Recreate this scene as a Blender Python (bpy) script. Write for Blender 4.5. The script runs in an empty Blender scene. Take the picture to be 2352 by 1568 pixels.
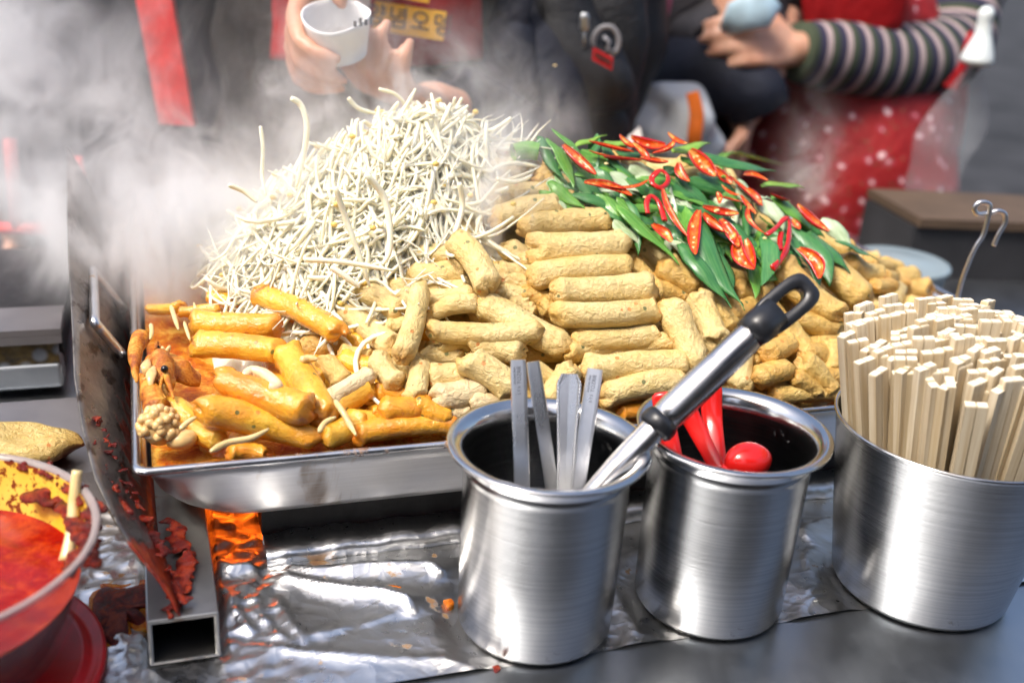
import bpy, math, random
import numpy as np
from mathutils import Vector, Matrix
R = math.radians
sc = bpy.context.scene
C = sc.collection

# ------------------------------------------------------------------ camera, sky, sun, exposure
CAM_H, PITCH, ROLL = 0.459, 0.3952, 0.0725        # metres above the counter top, radians
FPX = 4384.3 * 2352 / 4096                         # focal length in units of a 2352 px wide frame
cd = bpy.data.cameras.new("camera"); cam = bpy.data.objects.new("camera", cd); C.objects.link(cam)
sc.camera = cam
cd.sensor_width = 36; cd.lens = FPX / 2352 * 36
cd.clip_start = 0.02; cd.clip_end = 400
cam.matrix_world = (Matrix.Translation((0, 0, CAM_H)) @ Matrix.Rotation(math.pi / 2 - PITCH, 4, 'X')
                    @ Matrix.Rotation(ROLL, 4, 'Z'))
cd.dof.use_dof = True; cd.dof.focus_distance = 0.80; cd.dof.aperture_fstop = 3.6; cd.dof.aperture_blades = 7

SUN_EL, SUN_AZ = R(58), R(232)                     # azimuth clockwise from +Y
world = bpy.data.worlds.new("World"); sc.world = world; world.use_nodes = True
wt = world.node_tree
sky = wt.nodes.new("ShaderNodeTexSky"); sky.sky_type = 'NISHITA'; sky.sun_disc = False
sky.sun_elevation = SUN_EL; sky.sun_rotation = SUN_AZ; sky.air_density = 1.0; sky.dust_density = 5.0; sky.ozone_density = 1.0
wt.links.new(sky.outputs[0], wt.nodes["Background"].inputs[0])
wt.nodes["Background"].inputs[1].default_value = 0.115
sd = bpy.data.lights.new("sun", 'SUN'); sun = bpy.data.objects.new("sun", sd); C.objects.link(sun)
sd.energy = 1.5; sd.angle = R(16); sd.color = (1.0, 0.95, 0.88)
sdir = Vector((math.sin(SUN_AZ) * math.cos(SUN_EL), math.cos(SUN_AZ) * math.cos(SUN_EL), math.sin(SUN_EL)))
sun.rotation_euler = sdir.to_track_quat('Z', 'Y').to_euler(); sun.location = sdir * 5
vs = sc.view_settings
vs.view_transform = 'Standard'; vs.look = 'None'; vs.exposure = 1.22; vs.gamma = 1; vs.use_curve_mapping = False
cy = sc.cycles
cy.max_bounces = 8; cy.diffuse_bounces = 3; cy.glossy_bounces = 4; cy.transmission_bounces = 6
cy.volume_bounces = 3; cy.transparent_max_bounces = 8; cy.caustics_reflective = False; cy.caustics_refractive = False
cy.use_denoising = True; cy.volume_step_rate = 0.5; cy.volume_max_steps = 96; cy.sample_clamp_indirect = 6

# ------------------------------------------------------------------ the place's own axes
TH = R(19.62)                                      # the stall counter runs along U, away from us along N
U = np.array([math.cos(TH), math.sin(TH), 0.]); N = np.array([-math.sin(TH), math.cos(TH), 0.]); Z3 = np.array([0, 0, 1.])
def W(u, n, z): return U * u + N * n + Z3 * z
def ray(px, py):                                   # viewing direction of a point seen in the photograph (2352 px wide)
    x, y = px - 1176, py - 784
    c, s = math.cos(ROLL), math.sin(ROLL)
    a, b = (c * x + s * y) / FPX, -(-s * x + c * y) / FPX
    return np.array([a, math.cos(PITCH) + b * math.sin(PITCH), -math.sin(PITCH) + b * math.cos(PITCH)])
EYE = np.array([0, 0, CAM_H])
def atz(px, py, z): d = ray(px, py); return EYE + d * ((z - CAM_H) / d[2])
def aty(px, py, y): d = ray(px, py); return EYE + d * (y / d[1])
def atn(px, py, n): d = ray(px, py); return EYE + d * (n / (d @ N))
def seen(p):                                       # where a point shows in a 2352 px wide frame
    x, y, z = float(p[0]), float(p[1]), float(p[2]) - CAM_H
    d = y * math.cos(PITCH) - z * math.sin(PITCH); v = y * math.sin(PITCH) + z * math.cos(PITCH); a, b = FPX * x / d, -FPX * v / d
    return 1176 + math.cos(ROLL) * a - math.sin(ROLL) * b, 784 + math.sin(ROLL) * a + math.cos(ROLL) * b
ORD = ("first second third fourth fifth sixth seventh eighth ninth tenth eleventh twelfth thirteenth fourteenth fifteenth sixteenth seventeenth "
       "eighteenth nineteenth twentieth").split()
def un(p): return float(p @ U), float(p @ N)
A_U = [-.05, -.014, .04, .08, .12, .16, .20, .24, .28, .36, .45, .52, .58, .64, .70, .76, .80]
A_Z = [.025, .028, .042, .05, .065, .09, .125, .145, .155, .162, .155, .137, .108, .075, .045, .018, .01]
P_N = [.60, .655, .67, .71, .75, .78, .83, .87, .90, .95, 1.04, 1.14, 1.3]
P_Z = [0, .0, .11, .30, .46, .57, .80, 1.0, .98, .80, .40, .06, 0]
def heap(u, n): return .095 + float(np.interp(u, A_U, A_Z)) * float(np.interp(n, P_N, P_Z))
def on_heap(px, py, lift=0.):                      # where a line of sight meets the heaped food
    d = ray(px, py); d = d / np.linalg.norm(d)
    lo = .55
    for k in range(400):
        p = EYE + d * (lo + k * .002)
        u, n = un(p)
        if n > .60 and p[2] <= heap(u, n) + lift: return p
        if n > 1.12: return p
    return p

# ------------------------------------------------------------------ object helpers
def tag(o, label=None, cat=None, group=None, kind=None):
    if label: o["label"] = label
    if cat: o["category"] = cat
    if group: o["group"] = group
    if kind: o["kind"] = kind
    return o
def link(name, me, parent=None, mw=None):
    o = bpy.data.objects.new(name, me); C.objects.link(o)
    if mw is not None: o.matrix_world = mw
    if parent is not None:
        o.parent = parent
        pm = parent.matrix_world if parent.type != 'EMPTY' else (Matrix.Translation(parent.location) @ parent.rotation_euler.to_matrix().to_4x4())
        o.matrix_parent_inverse = pm.inverted()
    return o
def empty(name, loc, label, cat, group=None):
    o = bpy.data.objects.new(name, None); C.objects.link(o); o.location = [float(v) for v in loc]; o.empty_display_size = .02
    return tag(o, label, cat, group)
def mesh(name, V, F, mats, smooth=True, mi=None):
    me = bpy.data.meshes.new(name)
    me.from_pydata([tuple(map(float, v)) for v in V], [], [tuple(int(i) for i in f) for f in F])
    for m in (mats if isinstance(mats, (list, tuple)) else [mats]): me.materials.append(m)
    if smooth: me.polygons.foreach_set("use_smooth", [True] * len(me.polygons))
    if mi is not None: me.polygons.foreach_set("material_index", [int(i) for i in mi])
    me.update(); return me
class MB:
    """collects shapes into one mesh"""
    def __init__(s): s.V = []; s.F = []; s.M = []
    def add(s, V, F, mi=0):
        k = len(s.V); s.V += [np.asarray(v, float) for v in V]; s.F += [[i + k for i in f] for f in F]; s.M += [mi] * len(F); return s
    def box(s, o, ax, ay, az, mi=0):               # corner o and three edge vectors
        o, ax, ay, az = map(np.asarray, (o, ax, ay, az))
        V = [o + ax * i + ay * j + az * k for k in (0, 1) for j in (0, 1) for i in (0, 1)]
        return s.add(V, [(0, 2, 3, 1), (4, 5, 7, 6), (0, 1, 5, 4), (2, 6, 7, 3), (0, 4, 6, 2), (1, 3, 7, 5)], mi)
    def tube(s, pts, rad, seg=10, mi=0, cap=True, flat=None, up=None):
        V, F = tube_geo(pts, rad, seg, cap, flat, up); return s.add(V, F, mi)
    def lathe(s, prof, seg=64, c=(0, 0, 0), mi=0, close=False):
        V, F = lathe_geo(prof, seg, c, close); return s.add(V, F, mi)
    def ball(s, c, r, mi=0, a=10, b=7):
        c = np.asarray(c, float); r = np.ones(3) * r
        V = [c + r * (0, 0, 1)]
        for i in range(1, b):
            p = math.pi * i / b
            V += [c + r * (math.sin(p) * math.cos(2 * math.pi * j / a), math.sin(p) * math.sin(2 * math.pi * j / a), math.cos(p)) for j in range(a)]
        V.append(c - r * (0, 0, 1)); F = [(0, 1 + j, 1 + (j + 1) % a) for j in range(a)]
        for i in range(b - 2):
            F += [(1 + i * a + j, 1 + (i + 1) * a + j, 1 + (i + 1) * a + (j + 1) % a, 1 + i * a + (j + 1) % a) for j in range(a)]
        e = len(V) - 1; q = 1 + (b - 2) * a
        F += [(e, q + (j + 1) % a, q + j) for j in range(a)]
        return s.add(V, F, mi)
    def build(s, name, mats, parent=None, smooth=True, mw=None):
        return link(name, mesh(name, s.V, s.F, mats, smooth, s.M), parent, mw)
def frames(P, up=None):
    P = np.asarray(P, float); T = np.gradient(P, axis=0); T /= np.linalg.norm(T, axis=1)[:, None] + 1e-12
    a = np.asarray(up, float) if up is not None else (np.array([0, 0, 1.]) if abs(T[0][2]) < .9 else np.array([0, 1., 0]))
    A = []; B = []
    for t in T:
        a = a - t * (a @ t); a /= np.linalg.norm(a) + 1e-12
        A.append(a.copy()); B.append(np.cross(t, a))
    return P, T, np.array(A), np.array(B)
def tube_geo(pts, rad, seg=10, cap=True, flat=None, up=None):
    P, T, A, B = frames(pts, up); n = len(P); rad = np.ones(n) * rad
    fl = np.ones(n) * (flat if flat is not None else 1.)
    V = []; F = []
    for i in range(n):
        for j in range(seg):
            q = 2 * math.pi * j / seg
            V.append(P[i] + rad[i] * (fl[i] * math.cos(q) * A[i] + math.sin(q) * B[i]))
    for i in range(n - 1):
        for j in range(seg):
            k = (j + 1) % seg; F.append((i * seg + j, i * seg + k, (i + 1) * seg + k, (i + 1) * seg + j))
    if cap:
        V.append(P[0]); V.append(P[-1]); a, b = len(V) - 2, len(V) - 1
        for j in range(seg):
            k = (j + 1) % seg; F.append((a, k, j)); F.append((b, (n - 1) * seg + j, (n - 1) * seg + k))
    return V, F
def lathe_geo(prof, seg=64, c=(0, 0, 0), close=False):
    V = []; F = []; n = len(prof); c = np.asarray(c, float)
    for (r, z) in prof:
        for j in range(seg):
            q = 2 * math.pi * j / seg; V.append(c + np.array([r * math.cos(q), r * math.sin(q), z]))
    for i in range(n if close else n - 1):
        for j in range(seg):
            k = (j + 1) % seg; i2 = (i + 1) % n; F.append((i * seg + j, i * seg + k, i2 * seg + k, i2 * seg + j))
    return V, F
def spline(pts, n):                                # Catmull-Rom through the points
    P = np.asarray(pts, float); m = len(P); out = []
    for x in np.linspace(0, m - 1, n):
        i = min(int(x), m - 2); t = x - i
        a, b, c, d = P[max(i - 1, 0)], P[i], P[i + 1], P[min(i + 2, m - 1)]
        out.append(.5 * (2 * b + (c - a) * t + (2 * a - 5 * b + 4 * c - d) * t * t + (3 * b - a - 3 * c + d) * t ** 3))
    return np.array(out)
def lerp(xs, ys, n): return np.interp(np.linspace(0, 1, n), xs, ys)
_nzc = {}
def nz(p, seed, freq, octs=6):                     # cheap smooth noise, about -1..1
    k = (seed, octs)
    if k not in _nzc:
        g = np.random.default_rng(seed); d = g.normal(size=(octs, 3)); d /= np.linalg.norm(d, axis=1)[:, None]
        _nzc[k] = (d * g.uniform(.6, 1.7, (octs, 1)), g.uniform(0, 6.28, octs))
    d, ph = _nzc[k]
    return np.sin(np.asarray(p) @ d.T * freq + ph).sum(-1) / (octs ** .5 * 1.1)
def axis_matrix(a, b, roll=0.):                    # local X from a to b, origin in the middle
    a, b = Vector(a), Vector(b); x = (b - a).normalized()
    up = Vector((0, 0, 1)) if abs(x.z) < .95 else Vector((0, 1, 0))
    y = up.cross(x).normalized(); z = x.cross(y)
    m = Matrix((x, y, z)).transposed().to_4x4()
    return Matrix.Translation((a + b) / 2) @ m @ Matrix.Rotation(roll, 4, 'X')
def grid(name, f, nu, nv, mats, thick=None, smooth=True):
    V = [f(i / nu, j / nv) for j in range(nv + 1) for i in range(nu + 1)]
    F = [(j * (nu + 1) + i, j * (nu + 1) + i + 1, (j + 1) * (nu + 1) + i + 1, (j + 1) * (nu + 1) + i) for j in range(nv) for i in range(nu)]
    return V, F

def remesh(name, b, m, parent, vox, smooth=6):
    o = b.build(name, m, parent)
    r = o.modifiers.new("one_surface", 'REMESH'); r.mode = 'VOXEL'; r.voxel_size = vox
    s = o.modifiers.new("soften", 'SMOOTH'); s.iterations = smooth; s.factor = .5
    dg = bpy.context.evaluated_depsgraph_get(); me = bpy.data.meshes.new_from_object(o.evaluated_get(dg)); o.modifiers.clear(); o.data = me; me.name = name
    me.polygons.foreach_set("use_smooth", [True] * len(me.polygons)); return o

# ------------------------------------------------------------------ material helpers
class NT:
    def __init__(s, name):
        s.m = bpy.data.materials.new(name); s.m.use_nodes = True; s.t = s.m.node_tree; s.b = s.t.nodes["Principled BSDF"]
        s.out = s.t.nodes["Material Output"]
    def n(s, typ, **k):
        x = s.t.nodes.new("ShaderNode" + typ)
        for a, v in k.items(): setattr(x, a, v)
        return x
    def l(s, a, b): s.t.links.new(a, b)
    def val(s, sock, v):
        if hasattr(v, "is_linked") or isinstance(v, bpy.types.NodeSocket): s.l(v, sock)
        else: sock.default_value = v
    def math(s, op, a, b=0., c=None, clamp=False):
        x = s.n("Math", operation=op, use_clamp=clamp); s.val(x.inputs[0], a); s.val(x.inputs[1], b)
        if c is not None: s.val(x.inputs[2], c)
        return x.outputs[0]
    def vm(s, op, a, b=(0, 0, 0)):
        x = s.n("VectorMath", operation=op); s.val(x.inputs[0], a)
        if len(x.inputs) > 1: s.val(x.inputs[1], b)
        return x.outputs["Value"] if op in ('LENGTH', 'DOT_PRODUCT', 'DISTANCE') else x.outputs[0]
    def scale(s, a, f):
        x = s.n("VectorMath", operation='SCALE'); s.l(a, x.inputs[0]); s.val(x.inputs["Scale"], f); return x.outputs[0]
    def coord(s, which="Object", sc=None, rnd=False):
        if which == "pos": o = s.n("NewGeometry").outputs["Position"]
        else: o = s.n("TexCoord").outputs[which]
        if rnd:
            r = s.n("ObjectInfo").outputs["Random"]
            cx = s.n("CombineXYZ"); s.l(s.math('MULTIPLY', r, 7.3), cx.inputs[0]); s.l(s.math('MULTIPLY', r, 13.1), cx.inputs[1]); s.l(s.math('MULTIPLY', r, 3.7), cx.inputs[2])
            o = s.vm('ADD', o, cx.outputs[0])
        if sc is not None: o = s.vm('MULTIPLY', o, sc)
        return o
    def noise(s, co, scale, detail=4, rough=.55, dist=0., color=False):
        x = s.n("TexNoise"); s.l(co, x.inputs["Vector"]); x.inputs["Scale"].default_value = scale
        x.inputs["Detail"].default_value = detail; x.inputs["Roughness"].default_value = rough; x.inputs["Distortion"].default_value = dist
        return x.outputs["Color" if color else 0]
    def vor(s, co, scale, feature='F1', out="Distance"):
        x = s.n("TexVoronoi", feature=feature); s.l(co, x.inputs["Vector"]); x.inputs["Scale"].default_value = scale; return x.outputs[out]
    def ramp(s, fac, stops, interp='LINEAR'):
        x = s.n("ValToRGB"); s.l(fac, x.inputs[0]); cr = x.color_ramp; cr.interpolation = interp
        while len(cr.elements) < len(stops): cr.elements.new(.5)
        for e, (p, c) in zip(cr.elements, stops):
            e.position = p; e.color = (c, c, c, 1) if isinstance(c, (int, float)) else (*c, 1)
        return x.outputs[0]
    def mix(s, fac, a, b, mode='MIX'):
        x = s.n("Mix", data_type='RGBA', blend_type=mode); s.val(x.inputs[0], fac)
        for sk, v in ((x.inputs[6], a), (x.inputs[7], b)):
            if isinstance(v, tuple): sk.default_value = (*v, 1) if len(v) == 3 else v
            else: s.l(v, sk)
        return x.outputs[2]
    def bump(s, h, strength=.3, dist=.002, prev=None):
        x = s.n("Bump"); x.inputs["Strength"].default_value = strength; x.inputs["Distance"].default_value = dist; s.l(h, x.inputs["Height"])
        if prev is not None: s.l(prev, x.inputs["Normal"])
        return x.outputs[0]
    def set(s, **k):
        for a, v in k.items():
            sk = s.b.inputs[a.replace("_", " ")] if a.replace("_", " ") in s.b.inputs else s.b.inputs[a]
            if isinstance(v, tuple) and len(v) == 3 and sk.type == 'RGBA': v = (*v, 1)
            s.val(sk, v)
        return s
def plain(name, col, rough=.5, metal=0., var=.12, scale=40, bump=.15, coat=0., spec=.5, bd=.002):
    t = NT(name); co = t.coord("Object", rnd=True); f = t.noise(co, scale, 4)
    a = tuple(c * (1 - var) for c in col); b = tuple(min(1, c * (1 + var)) for c in col)
    t.set(Base_Color=t.ramp(f, [(.3, a), (.7, b)]), Roughness=rough, Metallic=metal)
    t.b.inputs["Coat Weight"].default_value = coat; t.b.inputs["Specular IOR Level"].default_value = spec
    if bump: t.set(Normal=t.bump(f, bump, bd))
    return t.m
# ------------------------------------------------------------------ materials
def cake_mat(name, lo, hi, end, blot, blot_amt, rough):
    t = NT(name); co = t.coord("Object", rnd=True)
    n1 = t.noise(co, 70, 5, .6); n2 = t.noise(co, 260, 4, .65); n3 = t.noise(co, 24, 3)
    wr = t.noise(t.vm('MULTIPLY', co, (1, 1.5, 1.5)), 135, 5, .62, .9)
    v = t.vor(co, 330)
    base = t.ramp(n1, [(.28, lo), (.66, hi)])
    g = t.n("TexCoord").outputs["Generated"]; sx = t.n("SeparateXYZ"); t.l(g, sx.inputs[0])
    e = t.math('ABSOLUTE', t.math('SUBTRACT', sx.outputs[0], .5))
    e = t.math('ADD', e, t.math('MULTIPLY', t.math('SUBTRACT', n1, .5), .22))
    ef = t.ramp(e, [(.36, 0.), (.52, .8)])
    col = t.mix(ef, base, end)
    bf = t.ramp(n3, [(.54 - blot_amt * .2, 0.), (.68, blot_amt)])
    col = t.mix(bf, col, blot)
    pits = t.ramp(wr, [(.30, 1.), (.46, 0.)])
    col = t.mix(t.math('MULTIPLY', pits, .34), col, tuple(c * .55 for c in end))
    sp = t.vor(co, 150, 'F1', "Color"); sd_ = t.vor(co, 150)          # herb and carrot specks in the paste
    ss = t.n("SeparateColor"); t.l(sp, ss.inputs[0])
    sf = t.math('MULTIPLY', t.math('LESS_THAN', sd_, .26), t.math('GREATER_THAN', ss.outputs[0], .90))
    col = t.mix(t.math('MULTIPLY', sf, .8), col, t.mix(t.math('GREATER_THAN', ss.outputs[1], .55), (.62, .19, .03), (.06, .11, .03)))
    t.set(Base_Color=col, Roughness=rough)
    t.b.inputs["Coat Weight"].default_value = .5 if rough < .2 else .08; t.b.inputs["Coat Roughness"].default_value = .12
    t.b.inputs["Subsurface Weight"].default_value = .08; t.b.inputs["Subsurface Radius"].default_value = (.006, .003, .0015); t.b.inputs["Subsurface Scale"].default_value = .5
    pv = t.ramp(t.vor(t.vm('ADD', co, t.scale(t.noise(co, 160, 2, color=True), .006)), 210), [(.0, 0.), (.30, 1.)])
    h = t.math('ADD', t.math('ADD', t.math('MULTIPLY', wr, 1.5), t.math('MULTIPLY', n2, .6)), t.math('MULTIPLY', pv, .22))
    bn = t.bump(h, .68 if rough > .2 else .38, .0030); t.set(Normal=bn); t.l(bn, t.b.inputs['Coat Normal'])
    return t.m
M = {}
M['cake'] = cake_mat("fish_cake_cream", (.62, .455, .175), (.78, .615, .295), (.60, .31, .05), (.66, .43, .11), .55, .40)
M['cake_gold'] = cake_mat("fish_cake_golden", (.58, .38, .10), (.73, .52, .18), (.50, .20, .022), (.56, .28, .04), .6, .32)
M['cake_sauced'] = cake_mat("fish_cake_sauced", (.72, .33, .012), (.82, .49, .055), (.62, .16, .006), (.64, .17, .006), .5, .14)
M['cake_red'] = cake_mat("fish_cake_red_sauced", (.70, .26, .010), (.80, .41, .035), (.56, .11, .004), (.56, .075, .003), .55, .12)
M['cake_pale'] = cake_mat("fish_cake_pale", (.66, .50, .26), (.78, .63, .38), (.60, .38, .14), (.66, .44, .17), .2, .5)

def steel(name, col=.62, rough=.2, aniso=0., scr=(3, 3, 260), smudge=.12, radial=True, bump=.05, tint=(1, 1, 1), stain=None, brush=0.):
    t = NT(name); co = t.coord("Object")
    s1 = t.noise(t.vm('MULTIPLY', co, scr), 1., 5, .7); s2 = t.noise(co, 22, 5, .6); s3 = t.noise(co, 120, 3)
    t.set(Metallic=1.)
    base = t.ramp(s2, [(.3, tuple(col * c * .86 for c in tint)), (.7, tuple(col * c for c in tint))])
    if stain:
        st = t.noise(t.vm('MULTIPLY', co, stain[1]), 1., 5, .6, .4)
        base = t.mix(t.ramp(st, [(stain[2], 0.), (stain[2] + .09, .8)]), base, stain[0])
        t.set(Metallic=t.ramp(st, [(stain[2], 1.), (stain[2] + .09, .35)]))
    t.set(Base_Color=base)
    if brush: base = t.mix(t.ramp(s1, [(.32, 1.), (.68, 0.)]), base, tuple(col * c * (1 - brush) for c in tint)); t.set(Base_Color=base)
    rr = t.math('ADD', rough - smudge * .5, t.math('MULTIPLY', s2, smudge)); rr = t.math('ADD', rr, t.math('MULTIPLY', s1, .10))
    t.set(Roughness=rr)
    t.b.inputs["Anisotropic"].default_value = aniso
    if aniso and radial:
        tg = t.n("Tangent", direction_type='RADIAL', axis='Z'); t.l(tg.outputs[0], t.b.inputs["Tangent"])
    h = t.math('ADD', s1, t.math('MULTIPLY', s3, .25))
    t.set(Normal=t.bump(h, bump, .0008))
    return t.m
M['can'] = steel("spun_steel", .40, .16, .55, (5, 5, 900), .16, True, .22, (.98, .99, 1.), ((.20, .17, .15), (55, 55, 55), .68), .35)
M['can_rim'] = steel("polished_rim_steel", .58, .13, 0., (60, 60, 60), .12, True, .03)
M['pan'] = steel("brushed_pan_steel", .80, .37, 0., (9, 9, 520), .18, False, .12, (1, 1, 1.01), ((.36, .21, .07), (30, 30, 6), .605), .18)
M['pan_rim'] = steel("pan_rim_steel", .66, .2, 0., (30, 30, 30), .12, False, .05, (1, 1, 1), ((.40, .16, .03), (55, 55, 55), .60))
M['counter'] = steel("counter_steel", .50, .30, 0., (90, 30, 40), .22, False, .08, (.95, 1, 1.06), ((.12, .12, .12), (38, 38, 38), .68), .12)
M['spoon'] = steel("spoon_steel", .74, .24, 0., (160, 160, 18), .12, False, .05)
M['ladle'] = steel("ladle_steel", .62, .20, .6, (120, 120, 120), .10, False, .03, (1, .97, .95))
M['rod'] = steel("rod_steel", .7, .25, 0., (60, 60, 60), .15, False, .1, (1, 1, 1.02), ((.42, .24, .08), (60, 60, 60), .66))
M['tube_steel'] = steel("square_tube_steel", .42, .32, 0., (20, 120, 120), .2, False, .12, (1, .99, .95), ((.20, .09, .02), (45, 45, 45), .60))
M['galv'] = steel("galvanised_steel", .46, .45, 0., (40, 40, 40), .3, False, .2, (.95, 1, 1.05))
M['ledge'] = steel("dull_ledge_steel", .34, .42, 0., (30, 6, 60), .2, False, .05, (1.05, .98, .98))
M['soot'] = plain("sooty_iron", (.016, .015, .015), .6, 0., .8, 45, .8)
M['black_plastic'] = plain("black_plastic", (.016, .017, .02), .34, 0., .3, 120, .05)
M['dark_void'] = plain("void_shade_and_print", (.018, .017, .016), .6, 0., .5, 30, .3)  # near black put in for shade inside hollows, and for the tag print
M['red_plastic'] = plain("red_plastic", (.62, .012, .010), .22, 0., .1, 30, .03, .3)
M['red_plastic_dull'] = plain("dull_red_plastic", (.70, .018, .02), .4, 0., .15, 60, .05)
M['red_paint'] = plain("red_painted_metal", (.72, .018, .012), .42, 0., .2, 45, .1)

def foil_mat(name, stain):
    t = NT(name); co = t.coord("pos")
    v = t.vor(co, 34, 'DISTANCE_TO_EDGE'); w = t.vor(t.vm('ADD', co, t.scale(t.noise(co, 18, 3, color=True), .05)), 75, 'F1')
    n = t.noise(co, 9, 4, .55, .9); n2 = t.noise(co, 130, 3)
    cre = t.ramp(v, [(0., 0.), (.05, 1.)])
    t.set(Metallic=1., Roughness=t.math('ADD', .22, t.math('MULTIPLY', n2, .16)))
    base = t.ramp(n, [(.3, (.58, .58, .58)), (.7, (.76, .76, .75))])
    if stain:
        s1 = t.noise(co, 30, 5, .6, .3); f = t.ramp(s1, [(.635, 0.), (.67, .85)])
        base = t.mix(f, base, t.ramp(t.noise(co, 160, 3), [(.3, (.30, .11, .012)), (.7, (.45, .24, .05))]))
        t.set(Metallic=t.math('SUBTRACT', 1., t.math('MULTIPLY', f, .75)))
    t.set(Base_Color=base)
    h = t.math('ADD', t.math('MULTIPLY', n, 1.6), t.math('ADD', t.math('MULTIPLY', cre, .04), t.math('MULTIPLY', w, .45)))
    t.set(Normal=t.bump(h, .28, .006))
    return t.m
M['foil'] = foil_mat("aluminium_foil", True)
M['foil_crumpled'] = foil_mat("crumpled_foil", False)

def rust_sheet():
    t = NT("scorched_guard_sheet"); co = t.coord("pos")
    n = t.noise(co, 14, 5, .6); st = t.noise(t.vm('MULTIPLY', co, (160, 60, 60)), 1., 4, .6); n2 = t.noise(t.vm('MULTIPLY', co, (60, 26, 60)), 1., 4, .65)
    sx = t.n("SeparateXYZ"); t.l(co, sx.inputs[0])
    base = t.ramp(n, [(.3, (.09, .08, .072)), (.7, (.36, .32, .28))])
    spots = t.ramp(n2, [(.54, 0.), (.62, .9)]); base = t.mix(spots, base, (.055, .03, .016))
    f = t.ramp(t.math('ADD', t.noise(co, 42, 4, .6), t.math('MULTIPLY', t.math('SUBTRACT', .082, sx.outputs[2]), 9.)), [(.56, 0.), (.66, 1.)])
    red = t.ramp(t.noise(co, 90, 3), [(.35, (.12, .008, .003)), (.6, (.34, .03, .006)), (.8, (.5, .13, .02))])
    base = t.mix(f, base, red)
    t.set(Base_Color=base, Metallic=t.math('MULTIPLY', t.math('SUBTRACT', 1., f), .75), Roughness=t.ramp(st, [(.3, .25), (.7, .5)]))
    t.set(Normal=t.bump(t.math('ADD', t.math('MULTIPLY', f, 1.2), t.noise(co, 150, 4)), .4, .002))
    return t.m
M['guard'] = rust_sheet()

def sauce_mat(name, a, b, c, rough=.12, scale=30, bmp=.35):
    t = NT(name); co = t.coord("pos"); n = t.noise(co, scale, 5, .6, .5); n2 = t.noise(co, scale * 7, 4, .7)
    col = t.ramp(t.math('ADD', t.math('MULTIPLY', n, .75), t.math('MULTIPLY', n2, .25)), [(.39, a), (.5, b), (.60, c)])
    t.set(Base_Color=col, Roughness=t.math('ADD', rough, t.math('MULTIPLY', n2, .12)), Normal=t.bump(t.math('ADD', n, n2), bmp, .0022))
    t.b.inputs["Subsurface Weight"].default_value = .05; t.b.inputs["Subsurface Radius"].default_value = (.004, .001, .0006); t.b.inputs["Subsurface Scale"].default_value = .5
    t.b.inputs['Specular IOR Level'].default_value = .35
    return t.m
M['broth'] = sauce_mat("orange_broth", (.42, .06, .003), (.64, .18, .006), (.84, .45, .06), .05, 48, 1.)
M['chili_sauce'] = sauce_mat("chili_sauce", (.20, .003, .001), (.27, .006, .001), (.40, .030, .003), .09, 40, .22)
M['thick_sauce'] = sauce_mat("thick_red_sauce", (.06, .002, .001), (.15, .005, .0015), (.30, .03, .004), .12, 120, .7)

def sprout_mat(name, a, b):
    t = NT(name); g = t.n("TexCoord").outputs["Generated"]; co = t.coord("Object", rnd=True)
    t.set(Base_Color=t.ramp(t.noise(co, 60, 3), [(.3, a), (.7, b)]), Roughness=.3)
    t.b.inputs["Subsurface Weight"].default_value = .5; t.b.inputs["Subsurface Radius"].default_value = (.006, .005, .003); t.b.inputs["Subsurface Scale"].default_value = .8; t.b.inputs["Coat Weight"].default_value = .3
    return t.m
M['sprout'] = sprout_mat("sprout_white", (.80, .73, .52), (.89, .86, .70))
M['sprout_head'] = plain("sprout_bean_yellow", (.72, .50, .12), .4)
M['sprout_cooked'] = sprout_mat("sprout_cooked", (.62, .44, .17), (.74, .60, .32))

def leaf_mat(name, lo, hi, edge):
    t = NT(name); co = t.coord("Object", rnd=True)
    n = t.noise(co, 35, 3); fib = t.noise(t.vm('MULTIPLY', co, (8, 700, 700)), 1., 3)
    col = t.ramp(n, [(.3, lo), (.7, hi)])
    col = t.mix(t.ramp(fib, [(.38, 0.), (.68, .65)]), col, edge)
    t.set(Base_Color=col, Roughness=.27, Normal=t.bump(fib, .35, .0012))
    t.b.inputs["Transmission Weight"].default_value = .0
    t.b.inputs["Subsurface Weight"].default_value = .1; t.b.inputs["Subsurface Radius"].default_value = (.001, .003, .0008)
    return t.m
M['leaf_dark'] = leaf_mat("scallion_dark", (.022, .115, .030), (.05, .20, .06), (.10, .26, .07))
M['leaf_mid'] = leaf_mat("scallion_mid", (.05, .20, .022), (.12, .33, .045), (.22, .42, .08))
M['leaf_bright'] = leaf_mat("scallion_bright", (.10, .25, .02), (.20, .38, .04), (.30, .46, .08))
M['leaf_pale'] = leaf_mat("scallion_pale", (.30, .42, .20), (.52, .62, .42), (.62, .70, .50))
M['chili'] = plain("chili_skin", (.50, .009, .004), .14, 0., .22, 60, .1, .4)
def chili_in():
    t = NT("chili_flesh"); co = t.coord("Object", rnd=True)
    t.set(Base_Color=t.ramp(t.noise(co, 130, 3, .6), [(.36, (.62, .045, .006)), (.54, (.68, .13, .012)), (.66, (.78, .46, .13))]), Roughness=.25)
    return t.m
M['chili_in'] = chili_in()
M['seed'] = plain("chili_seed", (.80, .62, .28), .35)

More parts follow.
